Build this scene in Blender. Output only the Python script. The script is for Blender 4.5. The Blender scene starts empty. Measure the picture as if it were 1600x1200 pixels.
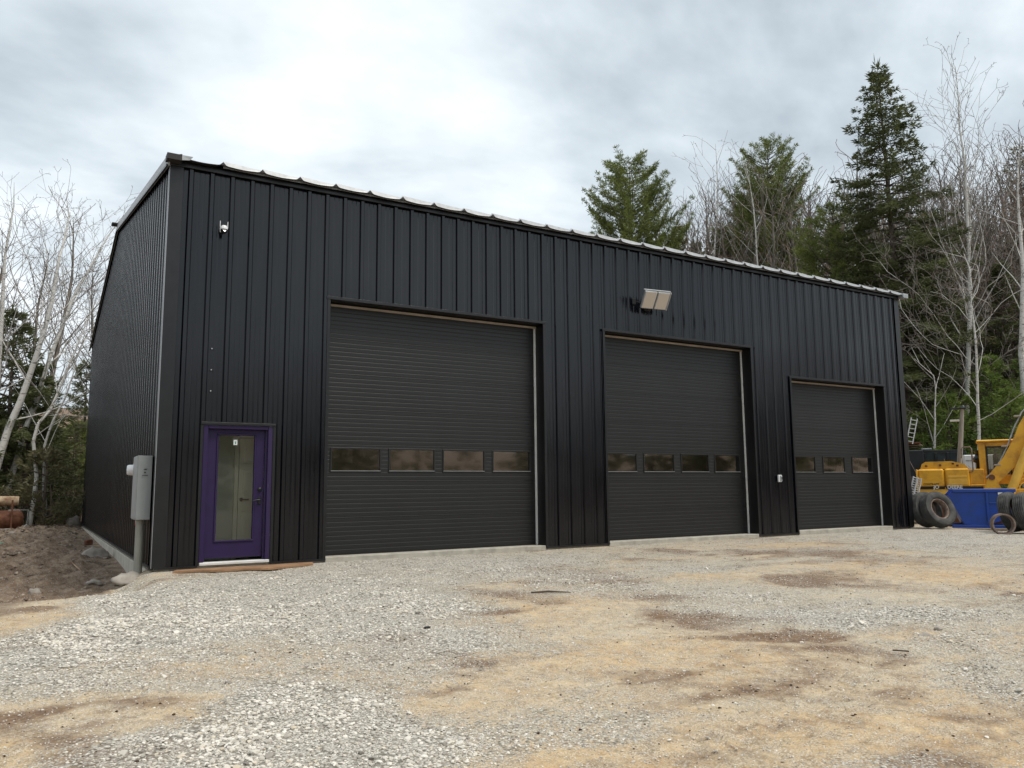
import bpy, math, random
import numpy as np
from mathutils import Vector, Matrix

# ------------------------------------------------------------------ camera, sky, sun, exposure
S = bpy.context.scene
COL = S.collection
ROT = Matrix(((0.8574521, -0.0583692, -0.5112425), (-0.5144836, -0.1147852, -0.8497829), (-0.0090819, 0.9916740, -0.1284528)))
CAM = Vector((-1.67238, -13.36106, 1.17076))
cd = bpy.data.cameras.new('camera'); cd.sensor_width = 36; cd.lens = 27.984; cd.clip_end = 2000; cd.clip_start = .05
cam = bpy.data.objects.new('camera', cd); COL.objects.link(cam); S.camera = cam
cam.matrix_world = Matrix.Translation(CAM) @ ROT.to_4x4()

W = bpy.data.worlds.new('World'); S.world = W; W.use_nodes = True
SUN_EL, SUN_AZ = math.radians(62), math.radians(150)      # azimuth clockwise from +Y: behind and right of the camera
def build_world():
    nt = W.node_tree; nt.nodes.clear(); N = nt.nodes.new; L = nt.links.new
    out = N('ShaderNodeOutputWorld'); bg = N('ShaderNodeBackground'); bg.inputs[1].default_value = 0.1
    sky = N('ShaderNodeTexSky'); sky.sky_type = 'NISHITA'; sky.sun_disc = False
    sky.sun_elevation = SUN_EL; sky.sun_rotation = SUN_AZ; sky.dust_density = 2
    tc = N('ShaderNodeTexCoord'); sep = N('ShaderNodeSeparateXYZ'); L(tc.outputs['Generated'], sep.inputs[0])
    zz = N('ShaderNodeMath'); zz.operation = 'MAXIMUM'; L(sep.outputs[2], zz.inputs[0]); zz.inputs[1].default_value = 0
    za = N('ShaderNodeMath'); za.operation = 'ADD'; L(zz.outputs[0], za.inputs[0]); za.inputs[1].default_value = .22
    dv = N('ShaderNodeVectorMath'); dv.operation = 'DIVIDE'; L(tc.outputs['Generated'], dv.inputs[0])
    cb = N('ShaderNodeCombineXYZ')
    for i in range(3): L(za.outputs[0], cb.inputs[i])
    L(cb.outputs[0], dv.inputs[1])
    fl = N('ShaderNodeVectorMath'); fl.operation = 'MULTIPLY'; L(dv.outputs[0], fl.inputs[0]); fl.inputs[1].default_value = (1, 1, 0)
    mp = N('ShaderNodeMapping'); L(fl.outputs[0], mp.inputs[0]); mp.inputs['Location'].default_value = (5.15, 2.2, 0)
    mp.inputs['Rotation'].default_value = (0, 0, .55); mp.inputs['Scale'].default_value = (1, 1.25, 1)
    n1 = N('ShaderNodeTexNoise'); n1.inputs['Scale'].default_value = 1.0; n1.inputs['Detail'].default_value = 7; n1.inputs['Roughness'].default_value = .54
    n1.inputs['Distortion'].default_value = .35; L(mp.outputs[0], n1.inputs[0])
    n2 = N('ShaderNodeTexNoise'); n2.inputs['Scale'].default_value = 3.2; n2.inputs['Detail'].default_value = 6; n2.inputs['Roughness'].default_value = .5
    L(mp.outputs[0], n2.inputs[0])
    mx = N('ShaderNodeMix'); mx.inputs[0].default_value = .30; L(n1.outputs[0], mx.inputs[2]); L(n2.outputs[0], mx.inputs[3])
    r = N('ShaderNodeValToRGB'); L(mx.outputs[0], r.inputs[0]); e = r.color_ramp.elements
    e[0].position = .38; e[0].color = (.375, .425, .465, 1); e[1].position = .65; e[1].color = (.88, .90, .91, 1)
    m = e.new(.48); m.color = (.55, .61, .645, 1)
    m = e.new(.57); m.color = (.74, .79, .82, 1)
    # an even overcast: slightly lighter near the horizon
    hz = N('ShaderNodeMapRange'); L(zz.outputs[0], hz.inputs[0]); hz.inputs[1].default_value = 0; hz.inputs[2].default_value = .35
    hz.inputs[3].default_value = .30; hz.inputs[4].default_value = 0
    hm = N('ShaderNodeMix'); hm.data_type = 'RGBA'; L(hz.outputs[0], hm.inputs[0]); L(r.outputs[0], hm.inputs[6]); hm.inputs[7].default_value = (.80, .84, .87, 1)
    sc = N('ShaderNodeVectorMath'); sc.operation = 'SCALE'; L(hm.outputs[2], sc.inputs[0]); sc.inputs['Scale'].default_value = 7.7
    fm = N('ShaderNodeMix'); fm.data_type = 'RGBA'; fm.inputs[0].default_value = .92
    L(sky.outputs[0], fm.inputs[6]); L(sc.outputs[0], fm.inputs[7])
    L(fm.outputs[2], bg.inputs[0]); L(bg.outputs[0], out.inputs[0])
build_world()
sd = bpy.data.lights.new('sun', 'SUN'); sd.energy = 1.5; sd.angle = math.radians(22); sd.color = (1, .94, .84)
sun = bpy.data.objects.new('sun', sd); COL.objects.link(sun)
sv = Vector((math.sin(SUN_AZ)*math.cos(SUN_EL), math.cos(SUN_AZ)*math.cos(SUN_EL), math.sin(SUN_EL)))
sun.rotation_euler = sv.to_track_quat('Z', 'Y').to_euler(); sun.location = (0, -20, 30)
S.view_settings.view_transform = 'Standard'; S.view_settings.look = 'None'; S.view_settings.gamma = 1
S.view_settings.use_curve_mapping = False; S.view_settings.exposure = 0.88

RNG = np.random.default_rng(7); random.seed(7)

# ------------------------------------------------------------------ helpers
F = 1243.745
def ray(u, v): return ROT @ Vector(((u-800)/F, -(v-600)/F, -1))
def at_y(u, v, y=0.): d = ray(u, v); return CAM + d*((y-CAM.y)/d.y)
def at_x(u, v, x=0.): d = ray(u, v); return CAM + d*((x-CAM.x)/d.x)
def at_z(u, v, z=0.): d = ray(u, v); return CAM + d*((z-CAM.z)/d.z)
def at_d(u, v, dist): d = ray(u, v); return CAM + d*(dist/math.hypot(d.x, d.y))

def link(name, me, parent=None, loc=None, rz=0, mats=None):
    o = bpy.data.objects.new(name, me); COL.objects.link(o)
    if parent: o.parent = parent
    if loc is not None: o.location = loc
    if rz: o.rotation_euler = (0, 0, rz)
    return o
def tag(o, label=None, cat=None, group=None, kind=None):
    if label: o['label'] = label
    if cat: o['category'] = cat
    if group: o['group'] = group
    if kind: o['kind'] = kind
    return o
def empty(name, loc, label, cat, group=None, rz=0):
    o = link(name, None, None, loc, rz); o.empty_display_size = .3
    return tag(o, label, cat, group)

class MB:
    """collects shapes for one mesh"""
    def __init__(s): s.v = []; s.f = []; s.m = []; s.sm = []
    def add(s, vs, fs, mi=0, smooth=False):
        b = len(s.v); s.v += [tuple(p) for p in vs]; s.f += [tuple(b+i for i in f) for f in fs]; s.m += [mi]*len(fs); s.sm += [smooth]*len(fs)
    def quad(s, a, b, c, d, mi=0): s.add((a, b, c, d), ((0, 1, 2, 3),), mi)
    def box(s, x0, x1, y0, y1, z0, z1, mi=0, bev=0):
        if bev <= 0:
            v = [(x, y, z) for z in (z0, z1) for y in (y0, y1) for x in (x0, x1)]
            s.add(v, ((0, 2, 3, 1), (4, 5, 7, 6), (0, 1, 5, 4), (2, 6, 7, 3), (0, 4, 6, 2), (1, 3, 7, 5)), mi)
        else:
            b = min(bev, (x1-x0)*.45, (y1-y0)*.45, (z1-z0)*.45); v = []; 
            for (zz, ins) in ((z0, b), (z0+b, 0), (z1-b, 0), (z1, b)):
                X0, X1, Y0, Y1 = x0+ins, x1-ins, y0+ins, y1-ins
                v += [(X0+b, Y0, zz), (X1-b, Y0, zz), (X1, Y0+b, zz), (X1, Y1-b, zz), (X1-b, Y1, zz), (X0+b, Y1, zz), (X0, Y1-b, zz), (X0, Y0+b, zz)]
            f = [tuple(range(7, -1, -1)), tuple(range(24, 32))]
            for k in range(3):
                for i in range(8): f.append((k*8+i, k*8+(i+1) % 8, (k+1)*8+(i+1) % 8, (k+1)*8+i))
            s.add(v, f, mi)
    def tube(s, pts, r, n=8, mi=0, caps=True, smooth=True):
        pts = [Vector(p) for p in pts]; rs = r if hasattr(r, '__len__') else [r]*len(pts)
        vs = []; up = None
        for i, p in enumerate(pts):
            t = (pts[min(i+1, len(pts)-1)]-pts[max(i-1, 0)]).normalized()
            if up is None: up = Vector((0, 0, 1)) if abs(t.z) < .9 else Vector((1, 0, 0))
            a = t.cross(up).normalized(); b = a.cross(t).normalized(); up = b
            for k in range(n):
                q = 2*math.pi*k/n; vs.append(p+(a*math.cos(q)+b*math.sin(q))*rs[i])
        fs = [(i*n+k, (i+1)*n+k, (i+1)*n+(k+1) % n, i*n+(k+1) % n) for i in range(len(pts)-1) for k in range(n)]
        s.add(vs, fs, mi, smooth)
        if caps:
            b = len(vs)-n
            s.add(vs[:n], (tuple(range(n)),), mi); s.add(vs[b:], (tuple(range(n-1, -1, -1)),), mi)
    def prism(s, poly, axis_a, axis_b, axis_n, o, depth, mi=0, holes=None):
        """extrude a 2-D polygon: o + a*A + b*B, thickness depth along N"""
        A, B, Nn, o = Vector(axis_a), Vector(axis_b), Vector(axis_n), Vector(o)
        f0 = [o+A*a+B*b for a, b in poly]; f1 = [p+Nn*depth for p in f0]; n = len(poly)
        s.add(f0+f1, [tuple(range(n)), tuple(range(2*n-1, n-1, -1))]+[(i, i+n, (i+1) % n+n, (i+1) % n) for i in range(n)], mi)
    def lathe(s, prof, M, n=32, mi=0, smooth=True):
        """profile of (radius, axial) turned about local Z, placed by matrix M"""
        vs = [M @ Vector((r*math.cos(2*math.pi*k/n), r*math.sin(2*math.pi*k/n), a)) for r, a in prof for k in range(n)]
        fs = [(i*n+k, i*n+(k+1) % n, (i+1)*n+(k+1) % n, (i+1)*n+k) for i in range(len(prof)-1) for k in range(n)]
        s.add(vs, fs, mi, smooth)
    def mesh(s, name, mats):
        me = bpy.data.meshes.new(name); me.from_pydata(s.v, [], s.f)
        for m in (mats if isinstance(mats, (list, tuple)) else [mats]): me.materials.append(m)
        me.polygons.foreach_set('material_index', s.m); me.polygons.foreach_set('use_smooth', s.sm); me.update()
        return me
    def build(s, name, mats, parent=None, loc=None, rz=0): return link(name, s.mesh(name, mats), parent, loc, rz)

def fast_mesh(name, V, Fc, mat, smooth=False):
    """V (n,3), Fc (m,3) numpy -> triangle mesh"""
    me = bpy.data.meshes.new(name); V = np.asarray(V, np.float32); Fc = np.asarray(Fc, np.int32); k = Fc.shape[1]
    me.vertices.add(len(V)); me.vertices.foreach_set('co', V.ravel())
    me.loops.add(Fc.size); me.loops.foreach_set('vertex_index', Fc.ravel())
    me.polygons.add(len(Fc)); me.polygons.foreach_set('loop_start', np.arange(0, Fc.size, k, dtype=np.int32))
    me.polygons.foreach_set('loop_total', np.full(len(Fc), k, np.int32))
    if smooth: me.polygons.foreach_set('use_smooth', np.ones(len(Fc), bool))
    me.materials.append(mat); me.update(); me.validate(); return me

# ------------------------------------------------------------------ materials
def mat(name, col=(.5, .5, .5), rough=.6, metal=0., spec=.5, var=0., vscale=4., bump=0., bscale=30., stretch=(1, 1, 1), col2=None, thr=None, coat=0., detail=6):
    m = bpy.data.materials.new(name); m.use_nodes = True; nt = m.node_tree; N = nt.nodes.new; L = nt.links.new
    b = nt.nodes['Principled BSDF']; b.inputs['Roughness'].default_value = rough; b.inputs['Metallic'].default_value = metal
    b.inputs['Specular IOR Level'].default_value = spec; b.inputs['Coat Weight'].default_value = coat
    b.inputs['Base Color'].default_value = (*col, 1)
    if var or bump or col2:
        tc = N('ShaderNodeTexCoord'); mp = N('ShaderNodeMapping'); L(tc.outputs['Object'], mp.inputs[0]); mp.inputs['Scale'].default_value = stretch
    if var or col2:
        n = N('ShaderNodeTexNoise'); n.inputs['Scale'].default_value = vscale; n.inputs['Detail'].default_value = detail; n.inputs['Roughness'].default_value = .6; L(mp.outputs[0], n.inputs[0])
        r = N('ShaderNodeValToRGB'); L(n.outputs[0], r.inputs[0])
        c2 = col2 if col2 else tuple(min(1, c*(1+var)) for c in col); c1 = col if col2 else tuple(c*(1-var) for c in col)
        p0, p1 = thr if thr else (.35, .65)
        r.color_ramp.elements[0].position = p0; r.color_ramp.elements[1].position = p1
        r.color_ramp.elements[0].color = (*c1, 1); r.color_ramp.elements[1].color = (*c2, 1)
        L(r.outputs[0], b.inputs['Base Color'])
    if bump:
        n = N('ShaderNodeTexNoise'); n.inputs['Scale'].default_value = bscale; n.inputs['Detail'].default_value = 5; L(mp.outputs[0], n.inputs[0])
        bp = N('ShaderNodeBump'); bp.inputs['Strength'].default_value = 1; bp.inputs['Distance'].default_value = bump; L(n.outputs[0], bp.inputs['Height']); L(bp.outputs[0], b.inputs['Normal'])
    return m

def siding_mat(name='black_siding', bumpd=.0045, r0=.14, r1=.24):
    """black painted sheet: faint dust and water streaks running down, slight oil-canning"""
    m = mat(name, (.0045, .005, .0065), .3, 0, .5); nt = m.node_tree; N = nt.nodes.new; L = nt.links.new; b = nt.nodes['Principled BSDF']
    tc = N('ShaderNodeTexCoord'); mp = N('ShaderNodeMapping'); L(tc.outputs['Object'], mp.inputs[0]); mp.inputs['Scale'].default_value = (1, 1, .12)
    n = N('ShaderNodeTexNoise'); n.inputs['Scale'].default_value = 9; n.inputs['Detail'].default_value = 8; n.inputs['Roughness'].default_value = .65; L(mp.outputs[0], n.inputs[0])
    n3 = N('ShaderNodeTexNoise'); n3.inputs['Scale'].default_value = .9; n3.inputs['Detail'].default_value = 3; L(tc.outputs['Object'], n3.inputs[0])
    r = N('ShaderNodeValToRGB'); L(n.outputs[0], r.inputs[0]); r.color_ramp.elements[0].position = .40; r.color_ramp.elements[1].position = .78
    r.color_ramp.elements[0].color = (.0012, .0018, .0042, 1); r.color_ramp.elements[1].color = (.0052, .006, .0092, 1); L(r.outputs[0], b.inputs['Base Color'])
    mr = N('ShaderNodeMapRange'); L(n3.outputs[0], mr.inputs[0]); mr.inputs[1].default_value = .3; mr.inputs[2].default_value = .7; mr.inputs[3].default_value = r0; mr.inputs[4].default_value = r1
    L(mr.outputs[0], b.inputs['Roughness'])
    mp2 = N('ShaderNodeMapping'); L(tc.outputs['Object'], mp2.inputs[0]); mp2.inputs['Scale'].default_value = (2.2, 2.2, .5)
    n2 = N('ShaderNodeTexNoise'); n2.inputs['Scale'].default_value = 1.3; n2.inputs['Detail'].default_value = 3; L(mp2.outputs[0], n2.inputs[0])
    bp = N('ShaderNodeBump'); bp.inputs['Strength'].default_value = 1; bp.inputs['Distance'].default_value = bumpd; L(n2.outputs[0], bp.inputs['Height']); L(bp.outputs[0], b.inputs['Normal'])
    return m
M = {}
M['siding'] = siding_mat(); M['gable_siding'] = siding_mat('black_gable_siding', .0008, .20, .26)
M['trim'] = mat('black_trim', (.006, .0065, .008), .34, 0, .5, var=.3, vscale=6)
M['jamb'] = mat('black_jamb', (.003, .003, .0035), .5)
M['corner_edge'] = mat('pale_edge', (.34, .35, .37), .4, .5)
M['galv'] = mat('galvanised', (.40, .41, .42), .5, .4, .5, var=.12, vscale=9)
M['galv_dark'] = mat('galvanised_dull', (.36, .38, .39), .5, .4, .5, var=.15, vscale=9)
M['soffit'] = mat('dark_underside', (.025, .022, .021), .6, 0, .4, var=.3, vscale=5)
M['door'] = mat('garage_door_paint', (.0048, .0049, .0050), .42, 0, .5, var=.22, vscale=2.4, bump=.0015, bscale=60)
M['strip_white'] = mat('white_weatherstrip', (.60, .60, .58), .6, var=.1)
M['strip_beige'] = mat('beige_weatherstrip', (.36, .30, .25), .7, var=.15)
M['purple'] = mat('purple_paint', (.017, .006, .050), .5, 0, .35, var=.12, vscale=5)
M['purple_worn'] = mat('purple_paint_worn', (.017, .006, .050), .45, 0, .5, col2=(.38, .34, .42), thr=(.66, .72), vscale=26, stretch=(1, 1, .25))
M['concrete'] = mat('concrete', (.56, .53, .46), .85, 0, .3, col2=(.40, .37, .31), thr=(.35, .7), vscale=3, bump=.006, bscale=26)
M['sill'] = mat('concrete_sill', (.36, .34, .29), .85, 0, .3, var=.18, vscale=5, bump=.003, bscale=50)
M['black_metal'] = mat('black_hardware', (.015, .015, .015), .35, .3)
M['chrome'] = mat('satin_nickel', (.5, .5, .5), .25, 1)
M['white_plastic'] = mat('white_plastic', (.72, .73, .74), .35)
M['grey_box'] = mat('grey_enamel', (.27, .285, .285), .48, 0, .5, var=.06, vscale=3)
M['conduit'] = mat('grey_pvc', (.27, .27, .235), .5, var=.08)
M['red'] = mat('red_plastic', (.45, .03, .03), .4)
M['lens'] = mat('lamp_lens', (.56, .49, .43), .28, 0, .5, bump=.0008, bscale=90)
M['interior'] = mat('interior_wall', (.48, .49, .45), .9)
M['inner_door'] = mat('interior_door', (.74, .72, .64), .55)
M['yellow'] = mat('yellow_paint', (.74, .39, .028), .5, 0, .45, col2=(.42, .19, .03), thr=(.46, .74), vscale=3.2, detail=10, bump=.004, bscale=9)
M['yellow_faded'] = mat('yellow_paint_faded', (.80, .48, .08), .55, 0, .4, col2=(.60, .30, .03), thr=(.42, .8), vscale=2.6, detail=10)
M['blue'] = mat('blue_paint', (.010, .055, .34), .42, 0, .5, col2=(.014, .05, .19), thr=(.4, .7), vscale=3)
M['rubber'] = mat('tyre_rubber', (.045, .045, .044), .8, 0, .3, col2=(.105, .10, .093), thr=(.42, .75), vscale=5, bump=.003, bscale=40)
M['rust'] = mat('rusty_steel', (.10, .038, .022), .8, 0, .3, col2=(.20, .09, .05), thr=(.35, .7), vscale=8, bump=.004, bscale=25)
M['rust_grey'] = mat('rusty_ring', (.16, .10, .075), .75, 0, .3, col2=(.26, .22, .19), thr=(.4, .7), vscale=9, bump=.004, bscale=25)
M['dark_box'] = mat('dark_container', (.012, .016, .019), .5, var=.4, vscale=2)
M['teal_dark'] = mat('dark_tarp', (.02, .035, .04), .5, var=.4, vscale=3)
M['wood'] = mat('weathered_wood', (.30, .24, .17), .85, 0, .3, col2=(.17, .12, .08), thr=(.35, .7), vscale=5, stretch=(1, 1, 1), bump=.004)
M['mud_wood'] = mat('muddy_plywood', (.33, .20, .115), .9, 0, .2, col2=(.20, .115, .065), thr=(.35, .7), vscale=4, bump=.006, bscale=14)
M['pole'] = mat('grey_pole_wood', (.30, .28, .25), .85, var=.25, vscale=6, stretch=(1, 1, .2))
M['log'] = mat('peeled_log', (.50, .38, .25), .85, 0, .3, col2=(.22, .12, .07), thr=(.4, .65), vscale=5, bump=.01, bscale=12)
M['green_plastic'] = mat('green_plastic', (.04, .22, .14), .5)
M['rock'] = mat('rock', (.36, .33, .29), .9, 0, .3, col2=(.22, .19, .16), thr=(.35, .7), vscale=5, bump=.01, bscale=18)
M['birch_bark'] = mat('birch_bark', (.52, .505, .475), .8, 0, .3, col2=(.09, .08, .07), thr=(.55, .68), vscale=4, stretch=(1, 1, 3.5), bump=.01, bscale=12)
M['birch_twig'] = mat('birch_twig', (.185, .165, .15), .85, 0, .2, var=.35, vscale=1.5)
M['grey_bark'] = mat('grey_bark', (.21, .19, .165), .9, 0, .2, col2=(.10, .085, .07), thr=(.35, .65), vscale=5, stretch=(1, 1, .4), bump=.02, bscale=9)
M['grey_twig'] = mat('grey_twig', (.215, .185, .16), .9, 0, .2, var=.35, vscale=.7)
M['brown_twig'] = mat('brown_twig', (.20, .145, .115), .9, 0, .2, var=.35, vscale=.7)
M['brush_twig'] = mat('brush_twig', (.25, .195, .155), .9, 0, .2, var=.4, vscale=.5)
M['spruce_bark'] = mat('spruce_bark', (.10, .08, .065), .9, 0, .2, var=.3, vscale=6, bump=.02, bscale=12)
def leaf_mat(name, c1, c2, vs=1.2):
    m = mat(name, c1, .65, 0, .25, col2=c2, thr=(.34, .66), vscale=vs); nt = m.node_tree; b = nt.nodes['Principled BSDF']
    tr = nt.nodes.new('ShaderNodeBsdfTranslucent'); mx = nt.nodes.new('ShaderNodeMixShader'); mx.inputs[0].default_value = .35
    src = b.inputs['Base Color'].links[0].from_socket; nt.links.new(src, tr.inputs[0])
    nt.links.new(b.outputs[0], mx.inputs[1]); nt.links.new(tr.outputs[0], mx.inputs[2]); nt.links.new(mx.outputs[0], nt.nodes['Material Output'].inputs[0]); return m
M['spruce'] = leaf_mat('spruce_needles', (.062, .078, .030), (.135, .150, .060))
M['pine'] = leaf_mat('pine_needles', (.095, .125, .032), (.215, .245, .068))
M['young_pine'] = leaf_mat('young_pine_needles', (.085, .135, .030), (.190, .245, .060))
M['hemlock'] = leaf_mat('thin_conifer_needles', (.090, .088, .044), (.185, .170, .090))
def glass_mat(name, tint=(.75, .78, .72), refl=.5, rough=.015):
    m = bpy.data.materials.new(name); m.use_nodes = True; nt = m.node_tree; nt.nodes.remove(nt.nodes['Principled BSDF']); N = nt.nodes.new; L = nt.links.new
    t = N('ShaderNodeBsdfTransparent'); t.inputs[0].default_value = (*tint, 1); g = N('ShaderNodeBsdfGlossy'); g.inputs['Roughness'].default_value = rough
    fr = N('ShaderNodeFresnel'); fr.inputs[0].default_value = 1.5; a = N('ShaderNodeMath'); a.operation = 'MULTIPLY_ADD'; L(fr.outputs[0], a.inputs[0]); a.inputs[1].default_value = 1.35; a.inputs[2].default_value = refl
    mx = N('ShaderNodeMixShader'); L(a.outputs[0], mx.inputs[0]); L(t.outputs[0], mx.inputs[1]); L(g.outputs[0], mx.inputs[2]); L(mx.outputs[0], nt.nodes['Material Output'].inputs[0]); return m
M['glass'] = glass_mat('door_glass', (.86, .89, .82), .01, .03)
M['win_glass'] = glass_mat('garage_window_glass', (.6, .6, .54), .30, .045)

# ------------------------------------------------------------------ numpy noise
_T = RNG.random((256, 256))
def vnoise(x, y):
    xi = np.floor(x).astype(int); yi = np.floor(y).astype(int); fx = x-xi; fy = y-yi
    fx = fx*fx*(3-2*fx); fy = fy*fy*(3-2*fy)
    a = _T[xi & 255, yi & 255]; b = _T[(xi+1) & 255, yi & 255]; c = _T[xi & 255, (yi+1) & 255]; d = _T[(xi+1) & 255, (yi+1) & 255]
    return (a*(1-fx)+b*fx)*(1-fy)+(c*(1-fx)+d*fx)*fy
def fbm(x, y, s, o=4, g=.5):
    t = 0; a = 1; n = 0
    for k in range(o): t = t+a*vnoise(x*s+17.3*k, y*s+9.1*k); n += a; a *= g; s *= 2.03
    return t/n
def sst(a, b, x): t = np.clip((x-a)/(b-a), 0, 1); return t*t*(3-2*t)

# ------------------------------------------------------------------ terrain shape and what lies on it
def ground_parts(x, y):
    x = np.asarray(x, float); y = np.asarray(y, float)
    front = -.055-.023*np.clip(-y, 0, 14)
    front = front-.12*sst(19.5, 23, x)-.05*sst(23, 30, x)
    lf = np.interp(y, [0, 2.95, 3.8, 5.5, 9.9, 18.75, 24, 400], [-.47, -.43, -.34, -.27, -.23, -.10, -.02, 0])
    kx = sst(.2, 1.5, y); xa = .02+.2*kx; xb = -.75+.70*kx; xw = x+.25*(1-kx)*(fbm(x, y, 1.3, 2)-.5)
    wL = np.clip((xw-xa)/(xb-xa), 0, 1); wL = wL*wL*(3-2*wL)*sst(-2.4, -.2, y+.4*(fbm(x+5, y, 1.1, 2)-.5))
    z = front*(1-wL)+lf*wL
    # mound of spoil beside the gable wall and lumps behind
    away = sst(-.25, -1.3, x)
    z = z+away*.15*np.exp(-(((x+2.1)/1.5)**2+((y-10.5)/3.4)**2))+away*.20*np.exp(-(((x+4.2)/1.6)**2+((y-7)/2.5)**2))
    z = z+away*.12*np.exp(-(((x+2.4)/2.5)**2+((y-17.5)/2.5)**2))
    soil = wL
    yard = (1-sst(21, 25, x))*(1-sst(1, 5, y)) 
    # rough dug soil
    rough = soil*(1-sst(22, 30, y))*sst(14, -2, -x*0+np.abs(x+3))
    z = z+rough*(.30*(fbm(x, y*.8, 1.1, 3)-.5)+.24*(fbm(x+3, y, 3.4, 3)-.5)+.16*(fbm(x, y+7, 8, 2)-.5))*sst(.0, -.6, x)
    # hill to the right and a gentle one behind on the left
    t = .86*x+.50*y-41
    hill = .30*np.clip(t, 0, 200); hill = np.where(hill > 20, 20+6*np.tanh((hill-20)/30), hill)
    z = z+hill*sst(0, 8, t)+sst(0, 20, t)*1.6*(fbm(x, y, .09, 3)-.5)
    sw = -(x*.35)-y-46; z = z+.32*np.clip(sw, 0, 26)  # unseen rise behind the camera, added to darken the wall and window reflections
    t2 = y-48; z = z+.012*np.clip(t2, 0, 80)*(x < 30)
    return z, wL
def gh(x, y): return float(ground_parts(np.array([x]), np.array([y]))[0][0])

def blob(x, y, u, v, du, dv, zz=-.2):
    """soft spot given by where it lies in the picture; size follows the ground"""
    c = at_z(u, v, zz); a = at_z(u+du, v, zz)-c; b = at_z(u, v+dv, zz)-c
    Mx = np.array([[a.x, b.x], [a.y, b.y]]); Mi = np.linalg.inv(Mx); dx = x-c.x; dy = y-c.y
    p = Mi[0, 0]*dx+Mi[0, 1]*dy; q = Mi[1, 0]*dx+Mi[1, 1]*dy
    return np.exp(-(p*p+q*q))
def masks(x, y):
    x = np.asarray(x, float); y = np.asarray(y, float)
    wx = x+.5*(fbm(x, y, 1.2, 3)-.5)*2; wy = y+.5*(fbm(x+40, y, 1.2, 3)-.5)*2
    n = fbm(x, y, .8, 5, .55)
    g = .46+.55*(n-.5)+.22*(fbm(x*.5+y*.2+3, y*1.3-x*.3, 2.6, 4, .6)-.5)-.30*sst(.52, .66, fbm(x*.35+71, y*1.1+13, .9, 4, .6))
    for (u, v, du, dv, a) in ((230, 985, 190, 55, .85), (60, 1030, 130, 30, .55), (440, 930, 260, 40, .75), (480, 1110, 170, 70, .75), (330, 1180, 160, 40, .55), (610, 990, 150, 60, .55),
        (620, 1150, 110, 60, .45), (860, 900, 240, 25, .35), (1330, 955, 260, 28, .6), (1480, 850, 160, 16, .6), (1560, 1020, 120, 40, .4), (900, 1110, 120, 40, .25), (1250, 838, 300, 10, .6),
        (600, 885, 260, 14, .5), (20, 1190, 60, 60, .1), (1340, 1180, 160, 30, .25), (700, 960, 240, 45, .35),
        (330, 1040, 190, 22, -.55), (520, 1010, 130, 22, -.5), (170, 1110, 190, 36, -.65), (60, 1160, 110, 60, -.65), (40, 950, 90, 45, -.9), (700, 1080, 120, 26, -.55), (820, 945, 130, 24, -.6),
        (1080, 980, 200, 26, -.65), (1180, 1040, 330, 50, -.5), (1000, 1170, 160, 50, -.5), (1450, 1110, 260, 50, -.5), (1380, 900, 130, 18, -.4), (1560, 905, 90, 18, -.45), (1100, 905, 130, 10, -.25), (850, 1040, 160, 30, -.3), (1180, 1150, 200, 60, -.35), (1150, 1070, 380, 120, -.20), (1000, 960, 240, 40, -.15)):
        g = g+a*blob(wx, wy, u, v, du, dv)
    d = .70*sst(.54, .74, fbm(x+11, y+3, .9, 5, .6))+.55*sst(.54, .76, fbm(x*.38+31, y*1.25+3, 1., 5, .62))
    for (u, v, du, dv, a) in ((900, 902, 90, 9, .8), (960, 915, 80, 9, .9), (1030, 938, 90, 10, 1.), (1100, 962, 90, 10, 1.1), (1180, 985, 100, 9, 1.), (1260, 1003, 80, 7, .7), (715, 972, 50, 6, .55), (780, 958, 30, 5, .9), (1330, 915, 110, 7, .9), (1245, 905, 60, 6, .5),
        (1290, 868, 110, 7, .6), (1380, 880, 80, 10, .7), (1190, 852, 60, 3, .8), (1500, 858, 60, 3, .8), (1590, 927, 25, 5, 1.4), (1480, 955, 70, 6, .6), (960, 862, 25, 3, 1), (1050, 870, 30, 3, .9), (990, 884, 30, 3, .8),
        (170, 1105, 90, 16, .75), (230, 1130, 60, 12, .5), (890, 1045, 60, 10, .5), (1290, 1120, 60, 7, .7), (1540, 1110, 60, 14, .6), (640, 1065, 70, 8, .5), (590, 965, 50, 10, .4), (1240, 1030, 110, 22, .6), (1130, 1060, 90, 16, .5), (1420, 1060, 120, 14, .5), (1050, 1130, 90, 12, .45), (1480, 1180, 120, 14, .5), (430, 1065, 60, 9, .4), (1000, 1050, 60, 14, .45), (620, 1000, 30, 6, .4)):
        d = d+a*blob(wx, wy, u, v, du, dv)
    o = .5+.9*(fbm(x+90, y+20, .55, 4)-.5)
    for (u, v, du, dv, a) in ((1000, 1020, 160, 40, .5), (1090, 1000, 110, 20, .5), (560, 1030, 120, 14, .4), (1300, 1130, 160, 24, .5), (1390, 880, 110, 14, .5), (1560, 900, 80, 14, .5), (30, 1170, 80, 50, .4), (900, 1160, 60, 30, .4), (710, 975, 50, 7, .6), (1110, 903, 50, 5, .5)):
        o = o+a*blob(wx, wy, u, v, du, dv)
    # dug soil on the left, over an irregular line
    e1 = at_z(212, 905, -.3); e2 = at_z(95, 955, -.3); e3 = at_z(-60, 990, -.3)
    ln = -(x-e1.x)*(e2.y-e1.y)+(y-e1.y)*(e2.x-e1.x); ln = ln/math.hypot(e2.x-e1.x, e2.y-e1.y)*(-1)
    soil = sst(-.12, .28, (ln)+.5*(fbm(x, y, 1.6, 3)-.5))*sst(.15, -.05, x)
    soil = np.maximum(soil, sst(2, 4, y))
    far = sst(22, 27, y)+sst(24, 27, x); far = np.clip(far, 0, 1)
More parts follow.
